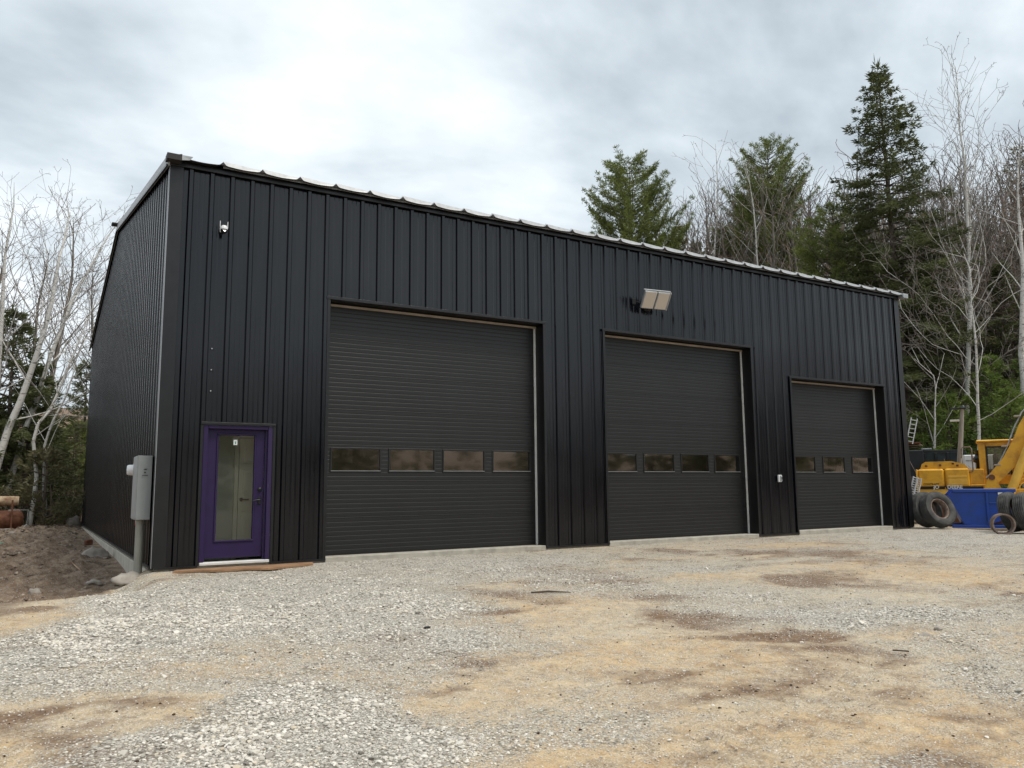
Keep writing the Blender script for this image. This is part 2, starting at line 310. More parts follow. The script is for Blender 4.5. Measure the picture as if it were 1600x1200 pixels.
    return np.clip(g, 0, 1)*(1-soil), np.clip(d, 0, 1), np.clip(o, 0, 1), soil, far

def axis(parts):
    out = [parts[0][0]]
    for (a, b, s0, s1) in parts:
        p = a; s = s0
        while p < b-1e-6:
            t = (p-a)/(b-a); s = s0*(s1/s0)**t; p = min(p+s, b); out.append(p)
    return np.array(out)
def build_ground():
    xs = axis([(-320, -60, 30, 12), (-60, -8, 8, .5), (-8, -4, .4, .07), (-4, 5, .07, .07), (5, 26, .08, .30), (26, 70, .6, 2.2), (70, 420, 3, 35)])
    ys = axis([(-260, -30, 30, 8), (-30, -13, 6, .3), (-13, -6, .06, .07), (-6, 1, .07, .10), (1, 20, .10, .20), (20, 60, .4, 2.2), (60, 420, 3, 35)])
    X, Y = np.meshgrid(xs, ys); x = X.ravel(); y = Y.ravel(); z, wL = ground_parts(x, y); g, d, o, soil, far = masks(x, y)
    yard = (1-far)*(1-soil)
    # packed surface: shallow ruts, tyre-tread lugs and scattered bumps
    z = z+yard*(.050*(fbm(x, y, .7, 3)-.5)+.028*(fbm(x+7, y, 3.1, 3)-.5)+.012*(fbm(x+1, y, 9, 2)-.5))*sst(0, .6, -y+.05)
    def track(x0, y0, x1, y1, w):
        L = math.hypot(x1-x0, y1-y0); tx, ty = (x1-x0)/L, (y1-y0)/L
        s = (x-x0)*tx+(y-y0)*ty; q = -(x-x0)*ty+(y-y0)*tx+.1*np.sin(s*.8)
        inside = sst(w, w*.6, np.abs(q))*sst(-.3, .3, s)*sst(L+.3, L-.3, s)
        return inside*(-.022+.016*(np.sin(s*2*np.pi/.115+np.abs(q)*14) > 0))
    a = at_z(1150, 1190, -.25); b = at_z(1345, 1020, -.25); z = z+yard*track(a.x, a.y, b.x, b.y, .17)
    a = at_z(1040, 1195, -.25); b = at_z(1215, 1080, -.25); z = z+yard*track(a.x, a.y, b.x, b.y, .17)
    a = at_z(1480, 1000, -.25); b = at_z(1640, 1100, -.25); z = z+yard*track(a.x, a.y, b.x, b.y, .16)
    inside = (x > .25) & (x < 18.9) & (y > .25) & (y < 19.1); z = np.where(inside, -.6, z)
    nx, ny = len(xs), len(ys); i = np.arange(nx*ny).reshape(ny, nx)
    Fq = np.stack([i[:-1, :-1], i[:-1, 1:], i[1:, 1:], i[1:, :-1]], -1).reshape(-1, 4)
    me = fast_mesh('ground', np.stack([x, y, z], 1), Fq, M['ground'], True)
    for nm, arr in (('gravel', g), ('damp', d), ('ochre', o), ('soil', soil), ('far', far)):
        at = me.attributes.new(nm, 'FLOAT', 'POINT'); at.data.foreach_set('value', arr.astype(np.float32))
    tag(link('ground', me), kind='structure')

def ground_mat():
    m = bpy.data.materials.new('yard_ground'); m.use_nodes = True; nt = m.node_tree; N = nt.nodes.new; L = nt.links.new
    b = nt.nodes['Principled BSDF']; b.inputs['Roughness'].default_value = .92; b.inputs['Specular IOR Level'].default_value = .2
    P = N('ShaderNodeNewGeometry').outputs['Position']
    def attr(n): a = N('ShaderNodeAttribute'); a.attribute_name = n; return a.outputs['Fac']
    def noise(s, d=5, r=.6, src=None):
        n = N('ShaderNodeTexNoise'); n.inputs['Scale'].default_value = s; n.inputs['Detail'].default_value = d; n.inputs['Roughness'].default_value = r; L(src or P, n.inputs[0]); return n.outputs[0]
    def vor(s, feat='F1', src=None):
        v = N('ShaderNodeTexVoronoi'); v.feature = feat; v.inputs['Scale'].default_value = s; L(src or P, v.inputs[0]); return v
    def ramp(src, *st):
        r = N('ShaderNodeValToRGB'); e = r.color_ramp.elements; e[0].position = st[0][0]; e[0].color = (*st[0][1], 1); e[1].position = st[-1][0]; e[1].color = (*st[-1][1], 1)
        for p, c in st[1:-1]: k = e.new(p); k.color = (*c, 1)
        L(src, r.inputs[0]); return r.outputs[0]
    def mixc(f, a, c, mode='MIX'):
        x = N('ShaderNodeMix'); x.data_type = 'RGBA'; x.blend_type = mode
        for s, i in ((f, 0), (a, 6), (c, 7)):
            if isinstance(s, (int, float)): x.inputs[i].default_value = s
            elif isinstance(s, tuple): x.inputs[i].default_value = (*s, 1)
            else: L(s, x.inputs[i])
        return x.outputs[2]
    def mth(op, a, c, clamp=False):
        x = N('ShaderNodeMath'); x.operation = op; x.use_clamp = clamp
        for s, i in ((a, 0), (c, 1)):
            if isinstance(s, (int, float)): x.inputs[i].default_value = s
            else: L(s, x.inputs[i])
        return x.outputs[0]
    def mr(s, a, c, d=0, e=1):
        x = N('ShaderNodeMapRange'); L(s, x.inputs[0])
        for i, v in enumerate((a, c, d, e)): x.inputs[i+1].default_value = v
        return x.outputs[0]
    gr, dm, oc, so, fa = [attr(n) for n in ('gravel', 'damp', 'ochre', 'soil', 'far')]
    # sand and fines
    sand = ramp(noise(2.2, 9, .7), (.3, (.40, .315, .21)), (.5, (.54, .455, .325)), (.7, (.62, .55, .43)))
    ochre = ramp(noise(3.1, 9, .7), (.3, (.42, .275, .145)), (.7, (.64, .49, .295)))
    sand = mixc(mr(mth('ADD', oc, mth('MULTIPLY', mth('SUBTRACT', noise(5, 6, .7), .5), .8)), .28, .7), sand, ochre)
    grain = ramp(noise(85, 4, .75), (.32, (.62, .60, .57)), (.5, (1, 1, 1)), (.72, (1.22, 1.2, 1.17)))
    sand = mixc(.85, sand, grain, 'MULTIPLY')
    v3 = vor(110); hv3 = N('ShaderNodeSeparateColor'); L(v3.outputs['Color'], hv3.inputs[0])
    grit = mixc(mr(v3.outputs['Distance'], .40, .8), ramp(hv3.outputs[0], (0, (.20, .17, .13)), (.3, (.40, .35, .28)), (.7, (.60, .56, .48)), (1, (.74, .71, .66))), (.20, .16, .11))
    sand = mixc(mth('MULTIPLY', mr(noise(6, 6, .7), .35, .65), .75), sand, grit)
    dampc = ramp(noise(14, 5, .7), (.3, (.11, .070, .045)), (.7, (.27, .18, .115)))
    dmf = mr(mth('ADD', dm, mth('MULTIPLY', mth('SUBTRACT', noise(4.5, 10, .80), .5), 2.4)), .22, .95)
    sand = mixc(1, sand, ramp(noise(11, 8, .78), (.32, (.60, .56, .51)), (.48, (1, 1, 1)), (.70, (1.12, 1.11, 1.1))), 'MULTIPLY')
    sand = mixc(dmf, sand, dampc)
    # crushed stone: two sizes of chips, each its own grey
    v1 = vor(36); v2 = vor(75)
    hv = N('ShaderNodeSeparateColor'); L(v1.outputs['Color'], hv.inputs[0]); hv2 = N('ShaderNodeSeparateColor'); L(v2.outputs['Color'], hv2.inputs[0])
    tone = lambda s: ramp(s, (0, (.22, .20, .17)), (.25, (.39, .365, .32)), (.55, (.53, .50, .44)), (.8, (.63, .60, .535)), (1, (.72, .69, .62)))
    st1 = mixc(mr(v1.outputs['Distance'], .38, .75), tone(hv.outputs[0]), (.19, .17, .14))
    st2 = mixc(mr(v2.outputs['Distance'], .42, .8), tone(hv2.outputs[1]), (.21, .185, .15))
    big = mr(noise(3.3, 3), .47, .56)
    stone = mixc(big, st2, st1)
    # coverage: chips sit one by one where gravel thins out
    cov1 = mth('ADD', mth('MULTIPLY_ADD', gr, .9) if 0 else gr, mth('MULTIPLY', mth('SUBTRACT', noise(9, 5, .7), .5), .9))
    thr = mth('SUBTRACT', cov1, mth('MULTIPLY', hv2.outputs[2], .75))
    cov = mr(thr, -.16, .26)
    yard = mixc(cov, sand, stone)
    yard = mixc(mr(dmf, .45, 1, 0, .55), yard, mixc(.5, dampc, yard))
    # dug soil
    soil = ramp(noise(3.5, 9, .72), (.30, (.085, .056, .038)), (.48, (.195, .138, .096)), (.64, (.33, .255, .185)))
    soil = mixc(mr(noise(22, 5, .7), .56, .70), soil, (.26, .21, .165)); soil = mixc(mr(hv2.outputs[0], .93, .95), soil, (.34, .31, .28))
    sep = N('ShaderNodeSeparateXYZ'); L(P, sep.inputs[0])
    sandy = mth('MULTIPLY', mr(sep.outputs[1], 1.2, -2.0), mr(noise(2.1, 7, .65), .36, .58))
    soil = mixc(sandy, soil, ramp(noise(6, 8, .7), (.3, (.20, .15, .105)), (.7, (.36, .285, .20))))
    chips = mth('MULTIPLY', mr(sep.outputs[1], 13, 16.5), mr(noise(7, 5, .7), .44, .56))
    soil = mixc(chips, soil, ramp(noise(40, 4), (.35, (.22, .15, .10)), (.65, (.50, .39, .27))))
    litter = ramp(noise(1.5, 10, .75), (.3, (.10, .070, .050)), (.5, (.20, .14, .098)), (.72, (.30, .225, .165)))
    c = mixc(so, yard, soil); c = mixc(fa, c, litter); L(c, b.inputs['Base Color'])
    # relief
    h1 = mth('MULTIPLY', mth('SUBTRACT', 1, v1.outputs['Distance']), mth('MULTIPLY', cov, big)); h2 = mth('MULTIPLY', mth('SUBTRACT', 1, v2.outputs['Distance']), cov)
    hs = mth('ADD', mth('MULTIPLY', h1, .016), mth('MULTIPLY', h2, .009))
    hn = mth('MULTIPLY', noise(28, 6, .7), .022)
    h = mth('ADD', hs, hn); h = mth('ADD', h, mth('MULTIPLY', mth('MULTIPLY', noise(9, 8, .7), so), .07))
    bp = N('ShaderNodeBump'); bp.inputs['Distance'].default_value = 1.0; bp.inputs['Strength'].default_value = .85; L(h, bp.inputs['Height']); L(bp.outputs[0], b.inputs['Normal'])
    return m
M['ground'] = ground_mat(); build_ground()

# ------------------------------------------------------------------ the metal building
EAVE = 6.45; SL = .176; LX, LY = 19.13, 19.55; RID = LY/2
B = empty('metal_building', (0, 0, 0), 'large black ribbed metal workshop building with three garage doors', 'building')
OPEN = [(2.65, 7.09, .03, 4.47), (8.67, 13.09, .03, 4.47), (14.50, 18.23, .05, 3.82)]
PDR = (.62, 1.72, -.02, 2.24)      # person door opening
def siding_profile(s0, s1, first, sp=.3253, minor=.0055, rh=.036):
    """knots (s, outward) of the ribbed sheet between s0 and s1"""
    k = [(s0, None), (s1, None)]; c = first-sp
    while c < s1+sp:
        k += [(c-.050, 0), (c-.030, rh), (c+.024, rh), (c+.044, 0)]
        for q in (.38, .62): k += [(c+sp*q-.014, 0), (c+sp*q, minor), (c+sp*q+.014, 0)]
        c += sp
    ks = sorted(p for p in k if p[1] is not None)
    xs = [p[0] for p in ks]; os_ = [p[1] for p in ks]
    inner = [p for p in ks if s0+1e-4 < p[0] < s1-1e-4]
    return [(s0, float(np.interp(s0, xs, os_)))]+inner+[(s1, float(np.interp(s1, xs, os_)))], xs, os_
def wall(fn, length, first, zbot, ztop, opens, n_per=3, sp=.3253):
    """one object per sheet; fn(s, out, z) -> world"""
    s = 0.; edges = [0.]; e = first+sp*.5
    while e < length-.15: edges.append(e); e += sp*n_per
    edges.append(length)
    for a, b in zip(edges[:-1], edges[1:]):
        kn, xs, os_ = siding_profile(a, b, first, sp, .0055 if length < LY else .0015, .036 if length < LY else .026)
        for o in opens:
            for q in (o[0], o[1]):
                if a < q < b: kn.append((q, float(np.interp(q, xs, os_))))
        if length > 12 and ztop(RID)-ztop(0) > .5 and a < RID < b: kn.append((RID, float(np.interp(RID, xs, os_))))
        kn = sorted(set(kn)); mb = MB(); lap = .0015
        for (p, op), (q, oq) in zip(kn[:-1], kn[1:]):
            if q-p < 1e-5: continue
            m = (p+q)/2; cuts = [o for o in opens if o[0] <= m <= o[1]]
            zs = [(None, cuts[0][2]), (cuts[0][3], None)] if cuts else [(None, None)]
            for z0, z1 in zs:
                if z0 is None and z1 is not None and z1-zbot < .08: continue
                A0 = zbot if z0 is None else z0
                t0 = ztop(p) if z1 is None else z1; t1 = ztop(q) if z1 is None else z1
                mb.quad(fn(p, op, A0), fn(q, oq, A0), fn(q, oq, t1), fn(p, op, t0))
        if mb.v: mb.build('siding_panel', M['gable_siding' if length > LY-.01 else 'siding'], B)
wall(lambda s, o, z: (s, -o, z), LX, .29, 0, lambda s: EAVE, OPEN+[PDR])
rake = lambda s: EAVE+SL*min(s, LY-s)
wall(lambda s, o, z: (-o, s, z), LY, .20, 0, rake, [], 3)
wall(lambda s, o, z: (LX+o, s, z), LY, .20, 0, rake, [], 6)
wall(lambda s, o, z: (s, LY+o, z), LX, .29, 0, lambda s: EAVE, [], 6)
# foundation
mb = MB(); f = .02
mb.box(f, LX-f, f, .22, -1.0, -.002); mb.box(f, LX-f, LY-.22, LY-f, -1.0, -.002); mb.box(f, .22, .22, LY-.22, -1.0, -.002); mb.box(LX-.22, LX-f, .22, LY-.22, -1.0, -.002)
mb.build('foundation', M['concrete'], B)
mb = MB()
mb.box(-.035, f, -.0, 5.9, -1.0, -.07, bev=.01); mb.box(-.035, f, 5.93, 12.2, -1.0, -.085, bev=.01); mb.box(-.035, f, 12.23, LY, -1.0, -.075, bev=.01)
mb.build('footing_face', M['concrete'], B)
# base trims
mb = MB(); mb.box(-.045, -.004, 0, LY, -.022, .004); mb.build('base_flashing', M['trim'], B)
for a, b in ((0, PDR[0]), (PDR[1], 2.65), (7.09, 8.67), (13.09, 14.50), (18.23, LX)): mb = MB(); mb.box(a, b, -.05, -.004, -.024, .006); mb.build('base_trim', M['trim'], B)
# corner trims
def corner(px, sx, name='corner_trim'):
    mb = MB(); t = .042
    mb.box(min(px-sx*.045, px+sx*.16), max(px-sx*.045, px+sx*.16), -.047, -t, 0, EAVE-.01); mb.box(min(px-sx*.045, px-sx*.04), max(px-sx*.045, px-sx*.04), -.04, .14, 0, EAVE-.01)
    mb.build(name, M['trim'], B)
corner(0, 1); corner(LX, -1)
mb = MB(); mb.tube([(-.047, -.048, .0), (-.047, -.048, EAVE-.02)], .0055, 6); mb.build('corner_edge', M['corner_edge'], B)  # thin pale line along the full height of the corner
# added near-black sheet so that the sheet walls read as solid; its colour stands for the shed's dimness
mb = MB(); mb.box(.25, LX-.25, 2.4, 2.5, -.3, EAVE-.1); mb.build('interior_wall', M['jamb'], B)
# eave trim, roof sheets
mb = MB(); mb.box(-.05, LX+.05, -.075, -.046, EAVE-.085, EAVE-.015, bev=.006); mb.box(-.05, LX+.05, -.045, .02, EAVE-.015, EAVE+.02); mb.build('eave_trim', M['trim'], B)
RSP = .638; RX0 = .74
ribs = [RX0+RSP*k for k in range(-1, 30) if RX0+RSP*k < LX+.1]
YE = -.20
def roof_z(y): return EAVE+.055+SL*y if y < RID else EAVE+.055+SL*(LY-y)
for i, xr in enumerate(ribs):
    a, b = xr, min(xr+RSP, LX+.08)
    if i == 0: a = -.08
    prof = []
    sag = random.uniform(.020, .030); full = xr+RSP
    for q in np.linspace(0, 1, 9):
        px = xr+RSP*q
        h = -sag*math.sin(math.pi*q)
        if px >= a-.001 and px <= b+.001: prof.append((px, h))
    prof = [(xr, .052)]*(xr >= a)+[(xr+.05, .0)]*(xr >= a)+[p for p in prof if xr+.06 < p[0] < xr+RSP-.06]+([(full-.05, 0), (full, .052)] if full <= b+.001 else [(b, -.01)])
    if i == 0: prof = [(a, 0)]+prof
    mb = MB()
    for (p, hp), (q, hq) in zip(prof[:-1], prof[1:]):
        for y0, y1, k in ((YE, RID, 1.), (RID, LY+.2, 1.)):
            k0 = 1 if y0 < 0 else .4
            t = .008
            A = (p, y0, roof_z(y0)+hp*(1 if y0 < 0 else .6)); Bq = (q, y0, roof_z(y0)+hq*(1 if y0 < 0 else .6))
            C_ = (q, y1, roof_z(y1)+hq*.6); D = (p, y1, roof_z(y1)+hp*.6)
            mb.quad(A, Bq, C_, D, 0)
            dn = lambda P: (P[0], P[1]+.001, P[2]-t)
            mb.quad(dn(D), dn(C_), dn(Bq), dn(A), 1)
            if y0 < 0: mb.quad(dn(A), dn(Bq), Bq, A, 1)
    mb.build('roof_panel', [M['galv'], M['soffit']], B)
    # dark triangular prism standing in for the shade inside each hollow rib end
    if xr > .5:
        mb = MB(); z0 = roof_z(YE)
        mb.prism([(-.052, -.006), (.052, -.006), (0, .048)], (1, 0, 0), (0, 0, 1), (0, 1, 0), (xr, YE-.006, z0), .03); mb.build('rib_hollow_shade', M['soffit'], B)
    # pale lip of flashing between ribs
    if i >= 1 and b-a > .2:
        mb = MB(); z0 = roof_z(YE)-.002; l, r_ = a+.012, b+.035; j = random.uniform(-.004, .004)
        w = .084+random.uniform(-.004, .004)
        mb.add([(l, YE+.05, z0-.03), (r_, YE+.05, z0-.035), (r_, YE+.075, z0+w-.022+j), (l, YE+.075, z0+w+.012+j), (l, YE+.058, z0-.03), (r_, YE+.058, z0-.035), (r_, YE+.083, z0+w-.022+j), (l, YE+.083, z0+w+.012+j)],
               ((0, 1, 2, 3), (4, 7, 6, 5), (3, 2, 6, 7), (0, 4, 5, 1), (1, 5, 6, 2), (0, 3, 7, 4)))
        mb.build('eave_flashing', M['galv'], B)
# rake trims: pale angle along the gable, dark face beneath
def rake_trim(x0, x1, name, mt, dz0, dz1, ya, yb):
    mb = MB()
    za, zb = roof_z(ya), roof_z(yb)
    mb.add([(x0, ya, za+dz0), (x1, ya, za+dz0), (x1, ya, za+dz1), (x0, ya, za+dz1), (x0, yb, zb+dz0), (x1, yb, zb+dz0), (x1, yb, zb+dz1), (x0, yb, zb+dz1)],
           ((0, 1, 2, 3), (7, 6, 5, 4), (0, 4, 5, 1), (3, 2, 6, 7), (0, 3, 7, 4), (1, 5, 6, 2)))
    mb.build(name, mt, B)
rake_trim(-.085, -.055, 'rake_trim', M['galv'], -.15, .035, -.10, RID); rake_trim(-.085, -.055, 'rake_trim', M['galv'], -.15, .035, RID, LY+.15)
rake_trim(-.056, .12, 'rake_cap', M['galv_dark'], .028, .036, YE, RID); rake_trim(-.056, .12, 'rake_cap', M['galv_dark'], .028, .036, RID, LY+.2)
rake_trim(-.11, -.084, 'rake_edge', M['trim'], -.17, -.13, -.10, RID); rake_trim(-.11, -.084, 'rake_edge', M['trim'], -.17, -.13, RID, LY+.15)
rake_trim(LX+.05, LX+.09, 'rake_trim', M['galv_dark'], -.12, .03, YE, RID); rake_trim(LX+.05, LX+.09, 'rake_trim', M['galv_dark'], -.12, .03, RID, LY+.2)
mb = MB(); mb.box(-.12, .10, YE-.06, -.06, EAVE-.06, EAVE+.035, mi=1); mb.add([(.10, YE-.055, EAVE+.035), (.27, YE-.03, EAVE+.045), (.22, YE-.03, EAVE-.02), (.10, YE-.055, EAVE-.05), (.10, YE-.045, EAVE+.035), (.27, YE-.02, EAVE+.045), (.22, YE-.02, EAVE-.02), (.10, YE-.045, EAVE-.05)], ((0, 3, 2, 1), (4, 5, 6, 7), (0, 1, 5, 4), (1, 2, 6, 5), (2, 3, 7, 6)), 0)
mb.build('corner_flap', [M['galv_dark'], M['soffit']], B)
mb = MB(); mb.box(LX+.02, LX+.24, YE-.04, YE+.14, EAVE-.08, EAVE+.05, bev=.01); mb.build('corner_flap', M['galv_dark'], B)
mb = MB(); mb.box(-.22, .3, RID-.13, RID+.13, roof_z(RID)+.005, roof_z(RID)+.05, bev=.01); mb.box(.3, LX+.1, RID-.14, RID+.14, roof_z(RID)+.01, roof_z(RID)+.045); mb.build('ridge_cap', M['soffit'], B)

# ---- garage doors
DY = .27
def garage_door(x0, x1, z0, z1, wins, label):
    g = link('garage_door', None, B, (0, 0, 0)); g['label'] = label
    nsec = round((z1-z0)/.64); sh = (z1-z0)/nsec; dx0, dx1 = x0-.06, x1-.0
    for k in range(nsec):
        mb = MB(); a = z0+k*sh+.003; b = z0+(k+1)*sh-.003; nr = 8
        def strips(xa, xb, za, zb):
            """horizontal pressed ribs: profile in z, straight along x"""
            pr = []; n = max(1, round((zb-za)/(sh/nr))); h = (zb-za)/n
            for i in range(n):
                q = za+i*h; pr += [(q, .0), (q+h*.12, -.0030), (q+h*.24, .0010), (q+h*.62, .0006), (q+h*.90, -.0002)]
            pr.append((zb, 0.))
            for (p, o), (q, r) in zip(pr[:-1], pr[1:]): mb.quad((xa, DY-o, p), (xb, DY-o, p), (xb, DY-r, q), (xa, DY-r, q))
        if k == 2:
            wz0, wz1 = 1.455, 1.895; xe = [dx0]
            for (p, q) in wins: xe += [p-.035, q+.035]
            xe.append(dx1)
            strips(dx0, dx1, a, wz0); strips(dx0, dx1, wz1, b)
            for i in range(0, len(xe), 2): strips(xe[i], xe[i+1], wz0, wz1)
        else: strips(dx0, dx1, a, b)
        # meeting edge
        mb.quad((dx0, DY, b), (dx1, DY, b), (dx1, DY+.03, b), (dx0, DY+.03, b)); mb.quad((dx0, DY+.03, a), (dx1, DY+.03, a), (dx1, DY, a), (dx0, DY, a))
        mb.build('door_section', M['door'], g)
    mb = MB(); mb.quad((dx1, DY+.05, z0), (dx0, DY+.05, z0), (dx0, DY+.05, 1.45), (dx1, DY+.05, 1.45)); mb.quad((dx1, DY+.05, 1.90), (dx0, DY+.05, 1.90), (dx0, DY+.05, z1), (dx1, DY+.05, z1)); mb.build('door_back', M['jamb'], g)
    for (p, q) in wins:
        mb = MB(); a, b = 1.455, 1.895
        mb.box(p-.035, q+.035, DY-.014, DY+.02, a, a+.03, bev=.004); mb.box(p-.035, q+.035, DY-.014, DY+.02, b-.03, b, bev=.004)
        mb.box(p-.035, p-.004, DY-.014, DY+.02, a+.03, b-.03, bev=.004); mb.box(q+.004, q+.035, DY-.014, DY+.02, a+.03, b-.03, bev=.004)
        mb.build('window_frame', M['door'], g)
        mb = MB(); mb.quad((p-.004, DY+.006, a+.03), (q+.004, DY+.006, a+.03), (q+.004, DY+.006, b-.03), (p-.004, DY+.006, b-.03)); mb.build('window_pane', M['win_glass'], g)
        mb = MB(); mb.box(p-.02, q+.02, DY-.017, DY-.0145, a+.024, a+.031); mb.build('window_sill', M['galv_dark'], g)
    # weatherstrips, jambs, head
    mb = MB(); mb.box(x1-.045, x1-.005, DY-.03, DY-.008, z0, z1-.02); mb.build('side_weatherstrip', M['strip_white'], g); mb = MB(); mb.box(x0+.0, x0+.03, DY-.03, DY-.008, z0, z1-.02); mb.build('side_weatherstrip', M['galv_dark'], g)
    mb = MB(); mb.box(x0, x1-.005, DY-.055, DY-.012, z1-.06, z1-.025); mb.build('head_weatherstrip', M['strip_beige'], g)
    mb = MB(); mb.box(x1, x1+.03, -.036, DY+.06, z0-.05, z1+.03); mb.box(x0-.03, x0, -.036, DY+.06, z0-.05, z1+.03); mb.box(x0, x1, -.036, DY+.06, z1, z1+.03); mb.build('jamb', M['jamb'], g)
    mb = MB(); mb.box(x0-.07, x1+.07, -.052, -.037, z1-.005, z1+.05, bev=.004); mb.box(x0-.055, x0-.0, -.045, -.0365, z0-.03, z1-.006, bev=.003); mb.box(x1+.0, x1+.055, -.045, -.0365, z0-.03, z1-.006, bev=.003); mb.build('opening_trim', M['trim'], g)
    mb = MB(); mb.box(x0-.005, x1+.0, -.04, DY+.05, z0-.16, z0-.004, bev=.008); mb.build('sill', M['sill'], g)
    mb = MB(); mb.box(dx0, dx1, DY-.01, DY+.02, z0-.004, z0+.018); mb.build('bottom_seal', M['jamb'], g)
garage_door(*OPEN[0], [(2.83, 3.71), (3.92, 4.79), (5.01, 5.86), (6.09, 6.92)], 'largest-looking garage door beside the purple entrance, four windows')
garage_door(*OPEN[1], [(8.82, 9.68), (9.93, 10.77), (11.03, 11.84), (12.08, 12.87)], 'middle garage door below the floodlight, four windows')
garage_door(*OPEN[2], [(14.76, 15.59), (15.94, 16.77), (17.12, 17.93)], 'lower garage door at the far right end, three windows')

# ---- purple entrance door
e = link('entrance_door', None, B, (0, 0, 0)); e['label'] = 'purple entrance door with a full glass panel'
x0, x1, zb, zt = .66, 1.69, .05, 2.20; y = .02
mb = MB(); mb.box(x0-.03, x0+.045, -.035, y+.09, zb-.0, zt, bev=.006); mb.box(x1-.045, x1+.03, -.035, y+.09, zb, zt, bev=.006, mi=1); mb.box(x0+.045, x1-.045, -.035, y+.09, zt-.06, zt, bev=.006)
mb.box(x1-.075, x1-.045, .02, .05, zb, zt-.06, mi=1); mb.box(x0+.045, x0+.06, .03, .06, zb, zt-.06, mi=1)
mb.build('door_frame', [M['purple'], M['purple_worn']], e)
mb = MB(); gx0, gx1, gz0, gz1 = .88, 1.45, .37, 2.05; sx0, sx1, sz0, sz1 = x0+.06, x1-.08, .10, zt-.066; ya, yb = .055, .10
mb.box(sx0, gx0, ya, yb, sz0, sz1); mb.box(gx1, sx1, ya, yb, sz0, sz1); mb.box(gx0, gx1, ya, yb, sz0, gz0); mb.box(gx0, gx1, ya, yb, gz1, sz1); mb.build('door_leaf', M['purple'], e)
mb = MB(); w = .028
for (a, b, c, d) in ((gx0-w, gx1+w, gz0-w, gz0+.004), (gx0-w, gx1+w, gz1-.004, gz1+w), (gx0-w, gx0+.004, gz0+.004, gz1-.004), (gx1-.004, gx1+w, gz0+.004, gz1-.004)): mb.box(a, b, ya-.016, ya-.001, c, d, bev=.006)
mb.build('glazing_bead', M['purple'], e)
mb = MB(); mb.quad((gx0, .07, gz0), (gx1, .07, gz0), (gx1, .07, gz1), (gx0, .07, gz1)); mb.build('glass_pane', M['glass'], e)
mb = MB(); mb.box(1.115, 1.175, .062, .068, 1.89, 1.975, bev=.002); mb.box(1.135, 1.157, .0605, .0618, 1.905, 1.95, mi=1); mb.build('sticker', [mat('white_paper', (.75, .78, .76), .6), mat('sticker_print', (.12, .30, .24), .6)], e)
mb = MB(); mb.lathe([(0, -.03), (.030, -.03), (.033, -.02), (.033, 0)], Matrix.Translation((1.55, .054, 1.17)) @ Matrix.Rotation(math.radians(-90), 4, 'X').inverted() @ Matrix.Scale(-1, 4, (0, 0, 1)), 20)
mb.box(1.543, 1.557, .008, .024, 1.155, 1.185, bev=.003); mb.build('deadbolt', M['black_metal'], e)
mb = MB(); mb.box(1.525, 1.575, .04, .054, .93, 1.05, bev=.006); mb.tube([(1.55, .05, 1.0), (1.55, .0, 1.0)], .011, 10); mb.tube([(1.55, .0, 1.0), (1.50, -.003, 1.002), (1.43, .0, .985)], [.011, .010, .008], 10); mb.build('handle', M['black_metal'], e)
mb = MB(); mb.box(x0-.02, x1+.02, -.065, .10, .0, .046, bev=.008); mb.build('threshold', M['strip_white'], e)
mb = MB(); mb.box(x0-.075, x1+.075, -.058, -.037, zt, zt+.045, bev=.006); mb.box(x0-.075, x0-.03, -.046, -.037, 0, zt, bev=.003); mb.box(x1+.03, x1+.075, -.046, -.037, 0, zt, bev=.003); mb.build('opening_trim', M['trim'], e)
# what shows through the glass: a small lobby with a panelled inner door
mb = MB(); mb.box(.3, .34, .12, 1.3, 0, 2.6); mb.box(2.3, 2.34, .12, 1.3, 0, 2.6); mb.box(.34, 2.3, .96, 1.0, 0, 2.6, mi=0); mb.box(.34, 2.3, .12, 1.26, 2.56, 2.6); mb.box(.34, 2.3, .12, 1.26, -.05, 0, mi=1); mb.build('lobby_wall', [M['interior'], M['sill']], e)
mb = MB(); a, b = 1.40, 2.06; yy = .915
mb.box(a, b, yy, yy+.04, .02, 2.05); 
for (p, q) in ((a+.07, a+.29), (b-.29, b-.07)):
    for (r, s) in ((.20, .80), (.98, 1.50), (1.62, 1.93)):
        mb.box(p, q, yy-.012, yy-.001, r, s, bev=.011); mb.box(p+.03, q-.03, yy-.022, yy-.0125, r+.03, s-.03, bev=.009)
mb.box(a-.08, a-.01, yy-.02, yy+.04, .0, 2.12, bev=.008); mb.box(a-.08, b+.08, yy-.02, yy+.04, 2.07, 2.14, bev=.008)
mb.build('inner_door', M['inner_door'], e)
mb = MB(); mb.lathe([(0, 0), (.03, 0), (.03, .015), (0, .015)], Matrix.Translation((a+.05, yy-.002, 1.0)) @ Matrix.Rotation(math.radians(90), 4, 'X'), 16); mb.tube([(a+.05, yy-.01, 1.0), (a+.05, yy-.05, 1.0), (a+.17, yy-.05, 1.0)], .012, 8); mb.build('inner_handle', M['black_metal'], e)
# screw heads showing over the doorway and on the ribs
mb = MB()
for (u, v) in ((331, 545), (330, 578), (329, 611), (278, 357), (260, 777)):
    p = at_y(u, v, -.037); mb.lathe([(0, 0), (.011, 0), (.011, .008), (0, .008)], Matrix.Translation(p) @ Matrix.Rotation(math.radians(90), 4, 'X'), 8)
mb.build('screw_head', M['galv'], B)

